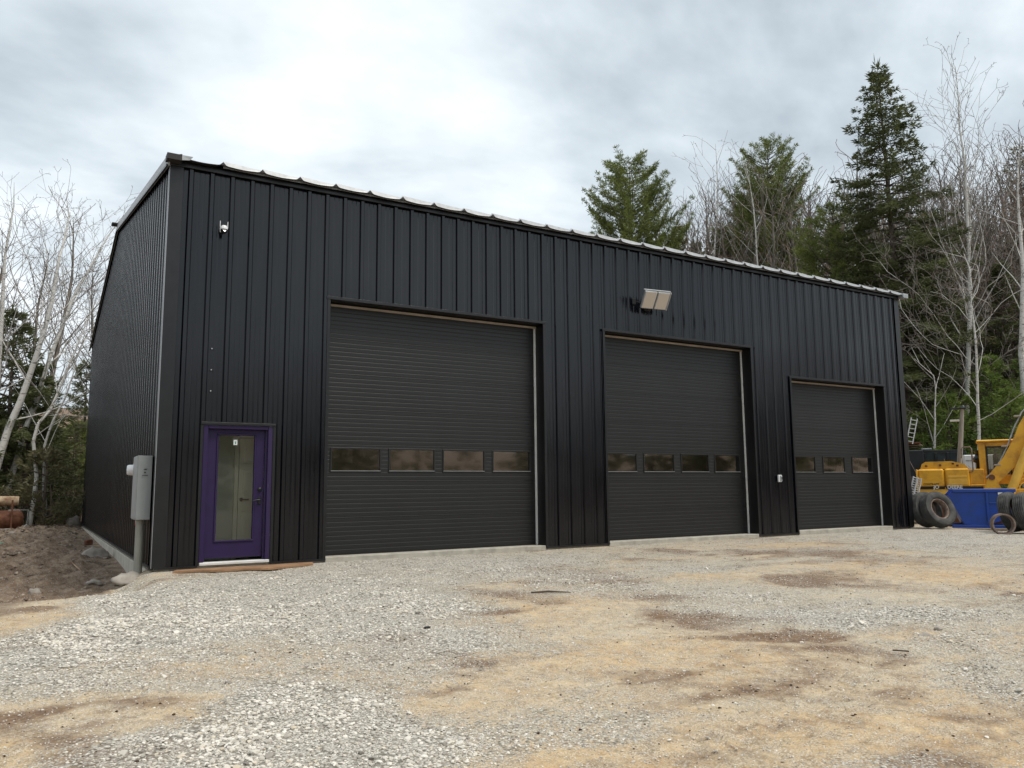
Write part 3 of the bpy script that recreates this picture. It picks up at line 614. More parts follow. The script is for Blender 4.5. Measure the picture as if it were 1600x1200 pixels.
# ------------------------------------------------------------------ things fixed to the walls
p = at_y(347, 362, 0)
t = empty('security_camera', (p.x, -.04, p.z), 'small white dome security camera with two stub antennas high above the purple door', 'security camera')
mb = MB(); mb.box(-.045, .045, -.03, .005, -.03, .05, bev=.008); mb.tube([(0, -.02, .02), (0, -.10, .03)], .022, 10); mb.build('bracket', M['white_plastic'], t)
mb = MB(); mb.lathe([(0, .055), (.035, .05), (.052, .03), (.056, 0), (.056, -.015)], Matrix.Translation((0, -.12, .005)), 20); mb.build('housing', M['white_plastic'], t)
mb = MB(); mb.lathe([(.054, -.015), (.056, -.035), (.046, -.062), (.025, -.078), (0, -.082)], Matrix.Translation((0, -.12, .005)), 20); mb.build('dome', M['black_metal'], t)
mb = MB(); mb.lathe([(.024, 0), (.024, .008), (.016, .010), (.0, .006)], Matrix.Translation((.0, -.168, -.045)) @ Matrix.Rotation(math.radians(72), 4, 'X'), 16); mb.build('lens', M['chrome'], t)
for s in (-1, 1): mb = MB(); mb.tube([(s*.058, -.10, .02), (s*.060, -.10, .135)], .006, 8); mb.build('antenna', M['white_plastic'], t)

p = at_y(1012, 480, 0)
t = empty('floodlight', (9.84, -.04, 5.08), 'twin panel floodlight tilted down above the middle garage door', 'light')
def rotx(a): return Matrix.Rotation(a, 4, 'X')
TL = Matrix.Translation((.0, -.32, .12)) @ Matrix.Rotation(math.radians(-8), 4, 'Z') @ rotx(math.radians(34))
def tbox(mb, M4, x0, x1, y0, y1, z0, z1, mi=0, bev=0):
    q = MB(); q.box(x0, x1, y0, y1, z0, z1, mi, bev); mb.add([M4 @ Vector(v) for v in q.v], q.f, mi)
for k, cx_ in enumerate((-.165, .165)):
    mb = MB(); tbox(mb, TL, cx_-.155, cx_+.155, -.02, .05, -.20, .20, 0, .01); mb.build('lamp_head', M['galv_dark'], t)
    mb = MB(); tbox(mb, TL, cx_-.140, cx_+.140, -.026, -.0205, -.185, .185, 0, .002); mb.build('lamp_lens', M['lens'], t)
    mb = MB()
    for f_ in range(9): tbox(mb, TL, cx_-.13+f_*.0325, cx_-.126+f_*.0325, .0505, .08, -.17, .17)
    mb.build('cooling_fin', M['galv_dark'], t)
mb = MB(); tbox(mb, TL, .325, .345, -.02, .09, -.21, .21, 0, .003); tbox(mb, TL, -.34, .34, .02, .06, .205, .225, 0, .003); mb.build('bracket', M['galv'], t)
mb = MB(); mb.box(-.09, .09, -.06, .0, -.06, .06, bev=.01); mb.tube([(0, -.05, 0), (0, -.26, .08)], .025, 8); mb.build('wall_mount', M['black_metal'], t)
t2 = empty('junction_box', (9.47, -.04, 5.20), 'small black junction box on the wall left of the floodlight', 'junction box')
mb = MB(); mb.box(-.05, .05, -.05, .0, -.07, .07, bev=.008); mb.build('box', M['jamb'], t2); mb = MB(); mb.tube([(.05, -.025, 0), (.38, -.03, -.02)], .008, 6); mb.build('cable', M['jamb'], t2)

t = empty('outlet_box', (13.87, -.036, 1.32), 'small grey outdoor outlet box on the wall between the second and third garage doors', 'outlet box')
mb = MB(); mb.box(-.055, .055, -.045, .0, -.085, .085, bev=.008); mb.build('box', M['white_plastic'], t)
mb = MB(); mb.box(-.02, .045, -.075, -.046, -.065, .07, bev=.012); mb.build('cover', M['galv_dark'], t)
mb = MB(); mb.box(.0, .028, -.078, -.0755, -.03, .035); mb.build('slot', M['jamb'], t)

# meter cabinet on the gable wall
t = empty('meter_cabinet', (-.04, .80, 0), 'tall grey electrical meter cabinet on the gable wall beside the corner', 'meter cabinet')
t.scale = (.84, 1, 1)
mb = MB(); mb.box(-.265, -.02, -.55, .02, .72, 1.71, bev=.006); mb.build('cabinet', M['grey_box'], t)
mb = MB(); mb.box(-.275, -.266, -.545, .015, .735, 1.70, bev=.003); mb.build('cabinet_door', M['grey_box'], t)
mb = MB(); mb.box(-.21, -.02, .021, .16, .73, 1.29, bev=.01); mb.build('side_panel', M['galv_dark'], t); mb = MB(); mb.box(-.25, -.02, .021, .20, 1.30, 1.66, bev=.01); mb.build('meter_base', M['galv_dark'], t)
mb = MB(); mb.lathe([(.095, 0), (.095, .03), (.085, .035), (.083, .11), (.07, .135), (0, .14)], Matrix.Translation((-.235, .11, 1.50)) @ Matrix.Rotation(math.radians(-90), 4, 'Y'), 24); mb.build('meter', M['white_plastic'], t)
mb = MB(); mb.lathe([(.097, .012), (.102, .012), (.102, .035), (.097, .035)], Matrix.Translation((-.235, .11, 1.50)) @ Matrix.Rotation(math.radians(-90), 4, 'Y'), 24); mb.build('meter_ring', M['chrome'], t)
mb = MB(); mb.box(-.15, -.10, -.551-.014, -.561, 1.5, 1.505); mb.box(-.19, -.09, -.565, -.5605, 1.40, 1.408); mb.box(-.155, -.125, -.565, -.5605, 1.44, 1.455); mb.box(-.165, -.115, -.565, -.5605, 1.49, 1.50); mb.build('label_print', M['jamb'], t)
mb = MB(); mb.tube([(-.155, -.35, .725), (-.155, -.35, -.55)], .075, 20); mb.tube([(-.155, -.35, .725), (-.155, -.35, .66)], .084, 20); mb.build('conduit', M['conduit'], t)
for yy, zz in ((.05, .69), (.13, .67)): mb = MB(); mb.box(-.18, -.10, yy-.03, yy+.03, zz-.06, zz+.045, bev=.01); mb.build('red_tag', M['red'], t)

# muddy plank mat at the entrance
mb = MB(); n = 22
a = [(x, -.10-.02*math.sin(x*5)) for x in np.linspace(.30, 2.42, n)]; b = [(x, -.30-.05*math.sin(x*4+1)-.05*math.sin(x*9)-.30*math.sin((x-.3)/2.12*math.pi)) for x in np.linspace(2.36, .22, n)]
mb.prism([(p, q) for p, q in a+b][::-1], (1, 0, 0), (0, 1, 0), (0, 0, -1), (0, 0, -.032), .03)
tag(mb.build('entrance_mat', M['mud_wood']), 'low muddy brown board lying on the gravel in front of the purple door', 'mat')

# ------------------------------------------------------------------ pebbles, stones, small litter
def gravel_stones():
    n = 1250000; x = -4.+RNG.random(n)*17; y = -11.8+RNG.random(n)*11.6
    rel = np.stack([x-CAM.x, y-CAM.y], 1); fwd = rel @ np.array([.5165, .8563]); side = rel @ np.array([.8563, -.5165]); dist = np.hypot(rel[:, 0], rel[:, 1])
    k = (np.abs(side) < fwd*.70+.6) & (fwd > 1.7) & (dist < 16) & (RNG.random(n) < np.clip(1.5-dist/9.5, .0, 1)**1.2)
    x, y, dist = x[k], y[k], dist[k]
    g, d, o, soil, far = masks(x, y); m = len(x)
    clump = sst(.42, .66, fbm(x, y, 1.7, 4, .6))
    p = np.clip(g*1.0-.20, 0, 1)*(.15+.30*clump)+.07*(1-soil)+.012*soil
    k = RNG.random(m) < p
    x, y, g, soil, dist, clump = x[k], y[k], g[k], soil[k], dist[k], clump[k]; m = len(x)
    near = np.clip(g, .2, 1)
    size = (.0036+.0044*RNG.random(m)**2*near*2+.0070*clump*near*RNG.random(m)**1.5)*(1+1.1*(RNG.random(m) < .012))*(1+.03*np.clip(dist-4, 0, 8))
    z, _ = ground_parts(x, y); z = z+(.050*(fbm(x, y, .7, 3)-.5)+.028*(fbm(x+7, y, 3.1, 3)-.5)+.012*(fbm(x+1, y, 9, 2)-.5))*(1-soil)
    me = bpy.data.meshes.new('gravel'); me.vertices.add(m); me.vertices.foreach_set('co', np.stack([x, y, z+size*.25], 1).astype(np.float32).ravel())
    a = me.attributes.new('psize', 'FLOAT', 'POINT'); a.data.foreach_set('value', size.astype(np.float32))
    a = me.attributes.new('prot', 'FLOAT_VECTOR', 'POINT'); a.data.foreach_set('vector', (RNG.random((m, 3))*np.array([.7, .7, 6.28])-np.array([.35, .35, 0])).astype(np.float32).ravel())
    me.materials.append(M['pebble']); me.update()
    ob = link('gravel', me); tag(ob, 'loose pale grey crushed stone scattered over the yard', 'gravel', kind='stuff')
    ng = bpy.data.node_groups.new('pebbles', 'GeometryNodeTree'); ng.interface.new_socket('Geometry', in_out='INPUT', socket_type='NodeSocketGeometry'); ng.interface.new_socket('Geometry', in_out='OUTPUT', socket_type='NodeSocketGeometry')
    N = ng.nodes.new; L = ng.links.new; gi = N('NodeGroupInput'); go = N('NodeGroupOutput')
    g2i = N('GeometryNodeJoinGeometry')
    for s_ in range(5):
        ico = N('GeometryNodeMeshIcoSphere'); ico.inputs['Radius'].default_value = 1; ico.inputs['Subdivisions'].default_value = 1 if s_ < 3 else 2
        sp = N('GeometryNodeSetPosition'); L(ico.outputs[0], sp.inputs[0]); pos = N('GeometryNodeInputPosition')
        no = N('ShaderNodeTexNoise'); no.noise_dimensions = '4D'; no.inputs['W'].default_value = s_*3.7; no.inputs['Scale'].default_value = .9; L(pos.outputs[0], no.inputs['Vector'])
        ms = N('ShaderNodeVectorMath'); ms.operation = 'MULTIPLY_ADD'; L(no.outputs['Color'], ms.inputs[0]); ms.inputs[1].default_value = (1.3, 1.3, 1.3); ms.inputs[2].default_value = (-.65, -.65, -.65)
        L(ms.outputs[0], sp.inputs['Offset'])
        tr = N('GeometryNodeTransform'); L(sp.outputs[0], tr.inputs[0]); tr.inputs['Scale'].default_value = (1.25, .95+.05*s_, .62)
        gti = N('GeometryNodeGeometryToInstance'); L(tr.outputs[0], gti.inputs[0]); L(gti.outputs[0], g2i.inputs[0])
    iop = N('GeometryNodeInstanceOnPoints'); L(gi.outputs[0], iop.inputs['Points']); L(g2i.outputs[0], iop.inputs['Instance']); iop.inputs['Pick Instance'].default_value = True
    ps = N('GeometryNodeInputNamedAttribute'); ps.data_type = 'FLOAT'; ps.inputs[0].default_value = 'psize'; L(ps.outputs[0], iop.inputs['Scale'])
    pr = N('GeometryNodeInputNamedAttribute'); pr.data_type = 'FLOAT_VECTOR'; pr.inputs[0].default_value = 'prot'; L(pr.outputs[0], iop.inputs['Rotation'])
    sm = N('GeometryNodeSetMaterial'); sm.inputs['Material'].default_value = M['pebble']; L(iop.outputs[0], sm.inputs[0]); L(sm.outputs[0], go.inputs[0])
    md = ob.modifiers.new('pebbles', 'NODES'); md.node_group = ng
    print('pebbles', m)
def pebble_mat():
    m = bpy.data.materials.new('pebble'); m.use_nodes = True; nt = m.node_tree; N = nt.nodes.new; L = nt.links.new; b = nt.nodes['Principled BSDF']; b.inputs['Roughness'].default_value = .85; b.inputs['Specular IOR Level'].default_value = .25
    oi = N('ShaderNodeObjectInfo'); r = N('ShaderNodeValToRGB'); L(oi.outputs['Random'], r.inputs[0]); e = r.color_ramp.elements
    e[0].position = 0; e[0].color = (.20, .18, .16, 1); e[1].position = 1; e[1].color = (.50, .43, .33, 1)
    for p, c in ((.12, (.36, .33, .285)), (.40, (.48, .45, .395)), (.66, (.59, .555, .49)), (.86, (.70, .665, .60))): k = e.new(p); k.color = (*c, 1)
    L(r.outputs[0], b.inputs['Base Color']); return m
M['pebble'] = pebble_mat(); gravel_stones()

def rock(u, v, w, h, z, label, seed, base=None, flat=1.):
    """a lumpy stone; w/h in metres"""
    p = base or at_z(u, v, z); rg = random.Random(seed)
    import bmesh
    bm = bmesh.new(); bmesh.ops.create_icosphere(bm, subdivisions=3, radius=1)
    of = rg.random()*50
    from mathutils import noise as mn
    for vv in bm.verts:
        n = mn.fractal(vv.co*1.1+Vector((of, 0, 0)), 1, 2, 4); vv.co *= 1+.45*n; vv.co.x *= w/2; vv.co.y *= w*.42; vv.co.z *= h/2*flat
        if vv.co.z < -h*.25: vv.co.z = -h*.25
    me = bpy.data.meshes.new('rock'); bm.to_mesh(me); bm.free(); me.materials.append(M['rock'])
    for q in me.polygons: q.use_smooth = True
    zz = gh(p.x, p.y); o = link('rock', me, None, (p.x, p.y, zz+h*.12), rg.random()*6); return tag(o, label, 'rock')
rock(55, 920, .20, .13, -.35, 'pale round rock lying on bare soil at the left', 1)
rock(148, 908, .28, .12, -.40, 'flat grey rock lying between the round rock and the foundation', 2)
rock(235, 897, 0, 0, 0, 'rounded stone at the foot of the grey conduit', 3) if 0 else rock(0, 0, .42, .22, 0, 'rounded tan stone at the foot of the grey conduit', 3, Vector((-.32, .25, 0)))
rock(0, 0, .6, .34, 0, 'pale boulder against the concrete foundation halfway along the gable wall', 4, Vector((-.42, 6.1, 0)))
rock(0, 0, .6, .55, 0, 'upright pale stone at the far corner of the gable wall', 5, Vector((-.25, 19.4, 0)))
rock(18, 848, .25, .12, -.3, 'small pale stone on the soil near the left picture edge', 6)
rock(1158+0, 0, .09, .06, 0, 'dark stone lying on the gravel right of the middle', 7, at_z(1466, 984, -.25))
rock(0, 0, .13, .06, 0, 'flat grey stone lying beside the dark stone on the gravel', 8, at_z(1445, 994, -.25))
mb = MB(); c = at_z(667, 990, -.24); mb.box(-.035, .035, -.02, .02, 0, .022, bev=.008); tag(mb.build('plastic_scrap', M['black_metal'], None, (c.x, c.y, gh(c.x, c.y)+.0), .3), 'small black plastic scrap lying on the gravel', 'litter')
a = at_z(830, 935, -.22); b = at_z(892, 934, -.22); mb = MB(); mb.tube([(a.x, a.y, gh(a.x, a.y)+.015), ((a.x+b.x)/2, (a.y+b.y)/2+.04, gh(a.x, a.y)+.02), (b.x, b.y, gh(b.x, b.y)+.015)], [.012, .014, .006], 6); tag(mb.build('stick', M['spruce_bark']), 'thin brown stick lying on the packed ground before the first garage door', 'stick')
a = at_z(1395, 1018, -.25); b = at_z(1420, 1020, -.25); mb = MB(); mb.tube([a+Vector((0, 0, .012)), (a+b)/2+Vector((.02, -.05, .015)), b+Vector((0, 0, .012))], .007, 6); tag(mb.build('twig', M['spruce_bark']), 'short curved twig lying on the sandy ground at the right', 'stick')
# soil clods and wood chips on the dug ground
def clods():
    n = 5200; x = -7+RNG.random(n)*6.9; y = .6+RNG.random(n)*20; s = .015+.07*RNG.random(n)**4; z, w = ground_parts(x, y); kk = RNG.random(n) < .55+.45*(y > 13)
    x, y, z, s = x[kk], y[kk], z[kk], s[kk]; n = len(x); V = []; T = []
    base = np.array([[1, 0, 0], [-.5, .87, 0], [-.5, -.87, 0], [.1, 0, 1], [.0, .1, -.7]]); tri = np.array([[0, 1, 3], [1, 2, 3], [2, 0, 3], [1, 0, 4], [2, 1, 4], [0, 2, 4]])
    P = base[None]*(.6+.8*RNG.random((n, 5, 1))); a = RNG.random(n)*6.28; ca, sa = np.cos(a)[:, None], np.sin(a)[:, None]
    V = np.stack([P[..., 0]*ca-P[..., 1]*sa, P[..., 0]*sa+P[..., 1]*ca, P[..., 2]*.55], -1)*s[:, None, None]+np.stack([x, y, z], 1)[:, None]
    T = (tri[None]+5*np.arange(n)[:, None, None]).reshape(-1, 3)
    me = fast_mesh('soil_clods', V.reshape(-1, 3), T, M['clod']); tag(link('soil_clods', me), 'clods, small stones and wood chips strewn over the dug soil', 'soil clods', kind='stuff')
M['clod'] = mat('clod', (.15, .115, .09), .95, 0, .2, col2=(.36, .30, .24), thr=(.5, .62), vscale=9, detail=2)
clods()
def dark_crumbs():
    n = 9000; x = -3+RNG.random(n)*18; y = -11.5+RNG.random(n)*11; g, d, o, soil, far = masks(x, y); k = RNG.random(n) < (.10+.9*d)*(1-soil)
    x, y = x[k], y[k]; n = len(x); s = .004+.012*RNG.random(n)**3; z, _ = ground_parts(x, y); z = z+(.050*(fbm(x, y, .7, 3)-.5)+.028*(fbm(x+7, y, 3.1, 3)-.5)+.012*(fbm(x+1, y, 9, 2)-.5))
    base = np.array([[1, 0, 0], [-.5, .87, 0], [-.5, -.87, 0], [.1, 0, .9], [.0, .1, -.7]]); tri = np.array([[0, 1, 3], [1, 2, 3], [2, 0, 3], [1, 0, 4], [2, 1, 4], [0, 2, 4]])
    P = base[None]*(.6+.8*RNG.random((n, 5, 1))); a = RNG.random(n)*6.28; ca, sa = np.cos(a)[:, None], np.sin(a)[:, None]
    V = np.stack([P[..., 0]*ca-P[..., 1]*sa, P[..., 0]*sa+P[..., 1]*ca, P[..., 2]*.6], -1)*s[:, None, None]+np.stack([x, y, z+.003], 1)[:, None]
    tag(link('earth_crumbs', fast_mesh('earth_crumbs', V.reshape(-1, 3), (tri[None]+5*np.arange(n)[:, None, None]).reshape(-1, 3), M['crumb'])), 'small dark crumbs of damp earth on the yard', 'earth crumbs', kind='stuff')
M['crumb'] = mat('crumb', (.06, .042, .030), .95, 0, .2, var=.4, vscale=9)
dark_crumbs()

# ------------------------------------------------------------------ trees
class Segs:
    def __init__(s): s.a = []; s.b = []; s.ra = []; s.rb = []
    def add(s, a, b, ra, rb): s.a.append(a); s.b.append(b); s.ra.append(ra); s.rb.append(rb)
    def mesh(s, name, m, n=3):
        A = np.array(s.a); Bv = np.array(s.b); ra = np.array(s.ra)[:, None]; rb = np.array(s.rb)[:, None]
        d = Bv-A; d /= np.linalg.norm(d, axis=1)[:, None]+1e-9; h = np.where(np.abs(d[:, 2:3]) < .9, np.array([[0, 0, 1.]]), np.array([[1., 0, 0]]))
        u = np.cross(d, h); u /= np.linalg.norm(u, axis=1)[:, None]; w = np.cross(d, u); V = []
        for k in range(n):
            q = 2*math.pi*k/n; o = u*math.cos(q)+w*math.sin(q); V += [A+o*ra, Bv+o*rb]
        V = np.stack(V, 1).reshape(-1, 3); b0 = np.arange(len(A))[:, None, None]*2*n
        Q = np.array([[2*k, 2*k+1, 2*((k+1) % n)+1, 2*((k+1) % n)] for k in range(n)])[None]
        return fast_mesh(name, V, (b0+Q).reshape(-1, 4), m, n > 3)
def nrm(v): return v/(np.linalg.norm(v)+1e-9)
def perp_dir(d, ang, az):
    h = np.array([0, 0, 1.]) if abs(d[2]) < .9 else np.array([1., 0, 0]); u = nrm(np.cross(d, h)); w = np.cross(d, u)
    return nrm(d*math.cos(ang)+(u*math.cos(az)+w*math.sin(az))*math.sin(ang))
def bare(rg, path, r0, cfg):
    """path: trunk points; returns (heavy segments, twig segments)"""
    heavy, fine = Segs(), Segs(); mt = cfg.get('minr', .006)
    def grow(p, d, L, r, lev):
        n = max(2, int(L/cfg['step'][lev])); st = L/n; wig = cfg['wig'][lev]; az = rg.random()*6.28
        for i in range(n):
            t = i/n; d = nrm(d+rg.normal(0, wig, 3)+np.array([0, 0, cfg['up'][lev]])); q = p+d*st; ra = r*(1-.75*t); rb = r*(1-.75*(t+1/n))
            (heavy if lev == 1 else fine).add(p, q, max(ra, mt), max(rb, mt*.7)); p = q
            if lev < cfg['lev'] and t > .08:
                for _ in range(cfg['kids'][lev] if rg.random() < cfg.get('kp', .8) else 0):
                    az += 2.4+rg.normal(0, .5); grow(p, perp_dir(d, rg.uniform(.45, .95), az), L*rg.uniform(.32, .55)*(1.1-.6*t), rb*.62, lev+1)
    path = [np.array(q, float) for q in path]; fine_p = []; n = cfg.get('tn', 14)
    cum = np.cumsum([0]+[np.linalg.norm(b-a) for a, b in zip(path[:-1], path[1:])]); tot = cum[-1]
    def pt(t): return np.array([np.interp(t*tot, cum, [q[k] for q in path]) for k in range(3)])
    pts = [pt(i/n)+(rg.normal(0, .012*tot/10, 3) if 0 < i else 0) for i in range(n+1)]; az = rg.random()*6
    for i in range(n):
        t0, t1 = i/n, (i+1)/n; heavy.add(pts[i], pts[i+1], r0*(1-t0)**.8+mt, r0*(1-t1)**.8+mt)
    start = cfg.get('start', .3); nl = cfg['limbs']
    for j in range(nl):
        t = start+(1-start)*((j+rg.random()*.8)/nl)**cfg.get('lp', .9); t = min(t, .99); p = pt(t); k = min(int(t*n), n-1); p = pts[k]+(pts[k+1]-pts[k])*(t*n-k); d = nrm(pts[k+1]-pts[k]); az += 2.4+rg.normal(0, .4)
        L = tot*cfg['spread']*(1-.85*t)*rg.uniform(.7, 1.25)*(.6+.8*min(1, (t-start)*4+.3))
        grow(p, perp_dir(d, rg.uniform(*cfg.get('ang', (.5, .95))), az), L, max(r0*(1-t)**.8*cfg.get('lr', .40), mt*1.5), 1)
    return heavy, fine
CFG_TREE = dict(lev=4, limbs=20, spread=.40, step=[0, .8, .5, .38, .30], wig=[0, .10, .13, .16, .2], up=[0, .08, .06, .05, .03], kids=[0, 1, 1, 1, 0], minr=.0125, start=.28, ang=(.45, .8))
CFG_BIRCH = dict(lev=4, limbs=18, spread=.50, step=[0, .50, .34, .24, .18], wig=[0, .09, .13, .17, .20], up=[0, .07, .06, .04, .02], kids=[0, 1, 2, 2, 0], minr=.0062, start=.30, ang=(.5, 1.0), kp=.85, lr=.33)
def straight(H, rg, lean=.05):
    a = rg.random()*6.28; q = [np.zeros(3)]; 
    for i in range(1, 6): q.append(np.array([math.cos(a)*lean*H*(i/5)**1.5, math.sin(a)*lean*H*(i/5)**1.5, H*i/5])+rg.normal(0, .012*H, 3)*[1, 1, 0])
    return q
def conifer(rg, H, R, kind):
    """spruce / pine / hemlock crown as needle sprays on real branches"""
    br = Segs(); P = []; D = []; Ln = []; Wd = []
    r0 = H*.011+.04; n = 16; tr = Segs(); ln = rg.normal(0, .008, 2)
    tp = lambda t: np.array([ln[0]*H*t*t, ln[1]*H*t*t, H*t])
    for i in range(n): tr.add(tp(i/n), tp((i+1)/n), r0*(1-i/n)+.012, r0*(1-(i+1)/n)+.01)
    z = H*{'spruce': .10, 'pine': .28, 'hemlock': .12, 'young': .04, 'scrag': .10}[kind]
    if kind in ('pine', 'young'): whorl = .50 if kind == 'pine' else .36; nb = 6
    else: whorl = .50; nb = 7
    while z < H*.985:
        t = z/H
        if kind == 'pine': env = R*(min(1, (1-t)*3.2+.02)**.62)*(.86+.16*math.sin(t*37+H)); up0 = .30
        elif kind == 'young': env = R*(1-t)**.75; up0 = .22
        elif kind == 'spruce': env = R*1.12*((1-t)**.80)*(.92+.10*math.sin(t*41+H)); up0 = -.10+.50*t
        else: env = R*((1-t)**.7)*(.75+.3*math.sin(t*27+H)); up0 = -.08+.3*t
        a0 = rg.random()*6.28
        for b in range(nb):
            if rg.random() < (.12 if kind != 'scrag' else .3): continue
            L = max(.22, env*rg.uniform(.50, 1.22) if kind != 'pine' else env*rg.uniform(.7, 1.12)); az = a0+6.283*b/nb+rg.normal(0, .2); p = tp(t).copy(); d = nrm(np.array([math.cos(az), math.sin(az), up0+rg.normal(0, .10)]))
            m = max(3, int(L/.28)); st = L/m; r = .012+.010*L
            for i in range(m):
                s = i/m; bend = {'pine': .07, 'young': .07, 'spruce': .035 if s > .5 else -.04, 'hemlock': -.02, 'scrag': -.02}[kind]
                d = nrm(d+np.array([0, 0, bend])+rg.normal(0, .045, 3)); q = p+d*st; br.add(p, q, r*(1-s)+.004, r*(1-s-1/m)+.004)
                if s > {'pine': .25, 'spruce': .22*(t < .8)}.get(kind, .12):
                    for side in (-1, 1):
                        w = nrm(np.cross(d, [0, 0, 1.]))*side; bl = min(.75, .22+.19*L*(1-s))*min(1, .45+L*.5)*rg.uniform(.6, 1.2); bd = nrm(w+d*.75+rg.normal(0, .16, 3)+np.array([0, 0, -.12 if kind in ('spruce', 'hemlock', 'scrag') else .22]))
                        if kind == 'scrag' and rg.random() < .35: br.add(q, q+bd*bl, .006, .004); continue
                        kk = max(1, int(bl/.17))
                        for c in range(kk): P.append(q+bd*bl*(c+.3*rg.random())/kk); D.append(bd); Ln.append(.30); Wd.append(1.)
                p = q
            P.append(p); D.append(d); Ln.append(.34); Wd.append(1.)
        z += whorl*rg.uniform(.75, 1.2)*(1-.35*t)
    P.append(tp(1)-[0, 0, .2]); D.append(np.array([0, 0, 1.])); Ln.append(.6); Wd.append(.6)
    P = np.array(P); D = np.array(D); Ln = np.array(Ln); m = len(P)
    nt_ = {'pine': 13, 'young': 10, 'spruce': 9, 'hemlock': 6, 'scrag': 4}[kind]; spread = {'pine': .85, 'young': .8, 'spruce': .55, 'hemlock': .5, 'scrag': .5}[kind]; wd = {'pine': .019, 'young': .026, 'spruce': .030, 'hemlock': .044, 'scrag': .038}[kind]
    lnm = {'pine': .78, 'young': .62, 'spruce': .85, 'hemlock': .85, 'scrag': .8}[kind]
    Pp = np.repeat(P, nt_, 0)+rg.normal(0, .06, (m*nt_, 3)); Dd = np.repeat(D, nt_, 0)+rg.normal(0, spread*.6, (m*nt_, 3)); Dd /= np.linalg.norm(Dd, axis=1)[:, None]; LL = np.repeat(Ln, nt_)*rg.uniform(.6, 1.25, m*nt_)*lnm
    rv = rg.normal(0, 1, (m*nt_, 3)); U = np.cross(Dd, rv); U /= np.linalg.norm(U, axis=1)[:, None]+1e-9
    V = np.stack([Pp-U*wd*.6, Pp+Dd*LL[:, None]*.45+U*wd, Pp+Dd*LL[:, None], Pp+Dd*LL[:, None]*.4-U*wd], 1).reshape(-1, 3)
    Fq = np.arange(m*nt_*4).reshape(-1, 4)
    return tr, br, V, Fq
def conifer_meshes(seed, H, R, kind, leaf):
    rg = np.random.default_rng(seed); tr, br, V, Fq = conifer(rg, H, R, kind)
    for k in range(len(tr.a)): pass
    return tr.mesh('trunk', M['spruce_bark'], 8), br.mesh('branches', M['spruce_bark'], 3), fast_mesh('crown', V, Fq, leaf)
def bare_meshes(seed, H, cfg, bark, twig, path=None, r0=None):
    rg = np.random.default_rng(seed); h, f = bare(rg, path or straight(H, rg), r0 or H*.0095+.02, cfg)
    return h.mesh('trunk', bark, 7), f.mesh('crown', twig, 3)
def plant(name, meshes, names, loc, rz, sc, label, cat, group=None, sink=.15):
    t = empty(name, (loc[0], loc[1], loc[2]-sink), label, cat, group, rz); t.scale = (sc, sc, sc)
    for me, nm in zip(meshes, names): link(nm, me, t)
    return t
def on_ground(u, dist, v=600): p = at_d(u, v, dist); return (p.x, p.y, gh(p.x, p.y))
def top_h(u, v, dist, z): return at_d(u, v, dist).z-z
CN = ('trunk', 'branches', 'crown'); BN = ('trunk', 'crown')
# --- named conifers
def put_conifer(u, vtop, dist, R, kind, leaf, name, label, seed, group=None, sink=.15):
    g = on_ground(u, dist, vtop); H = top_h(u, vtop, dist, g[2])+sink-.25; plant(name, conifer_meshes(seed, H, R, kind, M[leaf]), CN, g, 0, 1, label, 'tree', group, sink)
put_conifer(1376, 88, 44, 6.0, 'spruce', 'spruce', 'spruce_tree', 'tallest dark spruce rising behind the right end of the roof', 11)
put_conifer(985, 238, 50, 5.2, 'pine', 'pine', 'pine_tree', 'rounded green pine standing alone above the middle of the roof', 12)
put_conifer(1185, 218, 62, 5.3, 'pine', 'pine', 'pine_tree', 'green pine top above bare trees between the lone pine and the tall spruce', 13)
put_conifer(1055, 345, 56, 3.4, 'hemlock', 'hemlock', 'pine_tree', 'low green conifer at the right foot of the lone pine', 14)
put_conifer(1300, 320, 46, 3.8, 'pine', 'pine', 'pine_tree', 'green pine boughs left of the tall spruce, just above the roof', 15)
put_conifer(1545, 548, 40, 3.0, 'young', 'young_pine', 'young_pine', 'bright green young pine behind the excavator boom', 16)
put_conifer(1478, 610, 38, 2.0, 'young', 'young_pine', 'young_pine', 'smaller bright green young pine behind the grey pole', 17)
put_conifer(1575, 600, 37, 2.6, 'young', 'young_pine', 'young_pine', 'bright green young pine low between the cab and the picture edge', 28)
put_conifer(1440, 640, 40, 2.2, 'young', 'young_pine', 'young_pine', 'small green young pine right beside the building corner', 29)
put_conifer(1612, 520, 42, 3.0, 'young', 'young_pine', 'young_pine', 'bright green young pine cut by the right picture edge', 18)
put_conifer(1445, 385, 52, 3.6, 'scrag', 'hemlock', 'scraggy_spruce', 'scraggy thin conifer just right of the building corner', 19)
put_conifer(1500, 330, 56, 4.0, 'scrag', 'spruce', 'scraggy_spruce', 'dark scraggy conifer behind the tall bare birch', 20)
put_conifer(1592, 215, 66, 4.0, 'scrag', 'hemlock', 'scraggy_spruce', 'dark narrow conifer on the hill at the right picture edge', 21)
put_conifer(52, 560, 36, 2.6, 'spruce', 'spruce', 'spruce_tree', 'shorter dark spruce right beside the one behind the leaning birch', 30)
put_conifer(28, 478, 36, 3.4, 'spruce', 'spruce', 'spruce_tree', 'dark spruce behind the leaning birch at the left', 22)
put_conifer(-25, 600, 36, 2.2, 'spruce', 'spruce', 'spruce_tree', 'low dark spruce behind the rusty tank', 23)
put_conifer(75, 690, 33, 2.0, 'young', 'hemlock', 'young_pine', 'low dark green conifer between the birches and the gable wall', 24)
put_conifer(122, 655, 42, 2.8, 'young', 'pine', 'young_pine', 'green bushy conifer tight against the far end of the gable wall', 25)
put_conifer(140, 560, 52, 3.0, 'spruce', 'spruce', 'spruce_tree', 'dark spruce partly hidden by the far gable corner', 26)
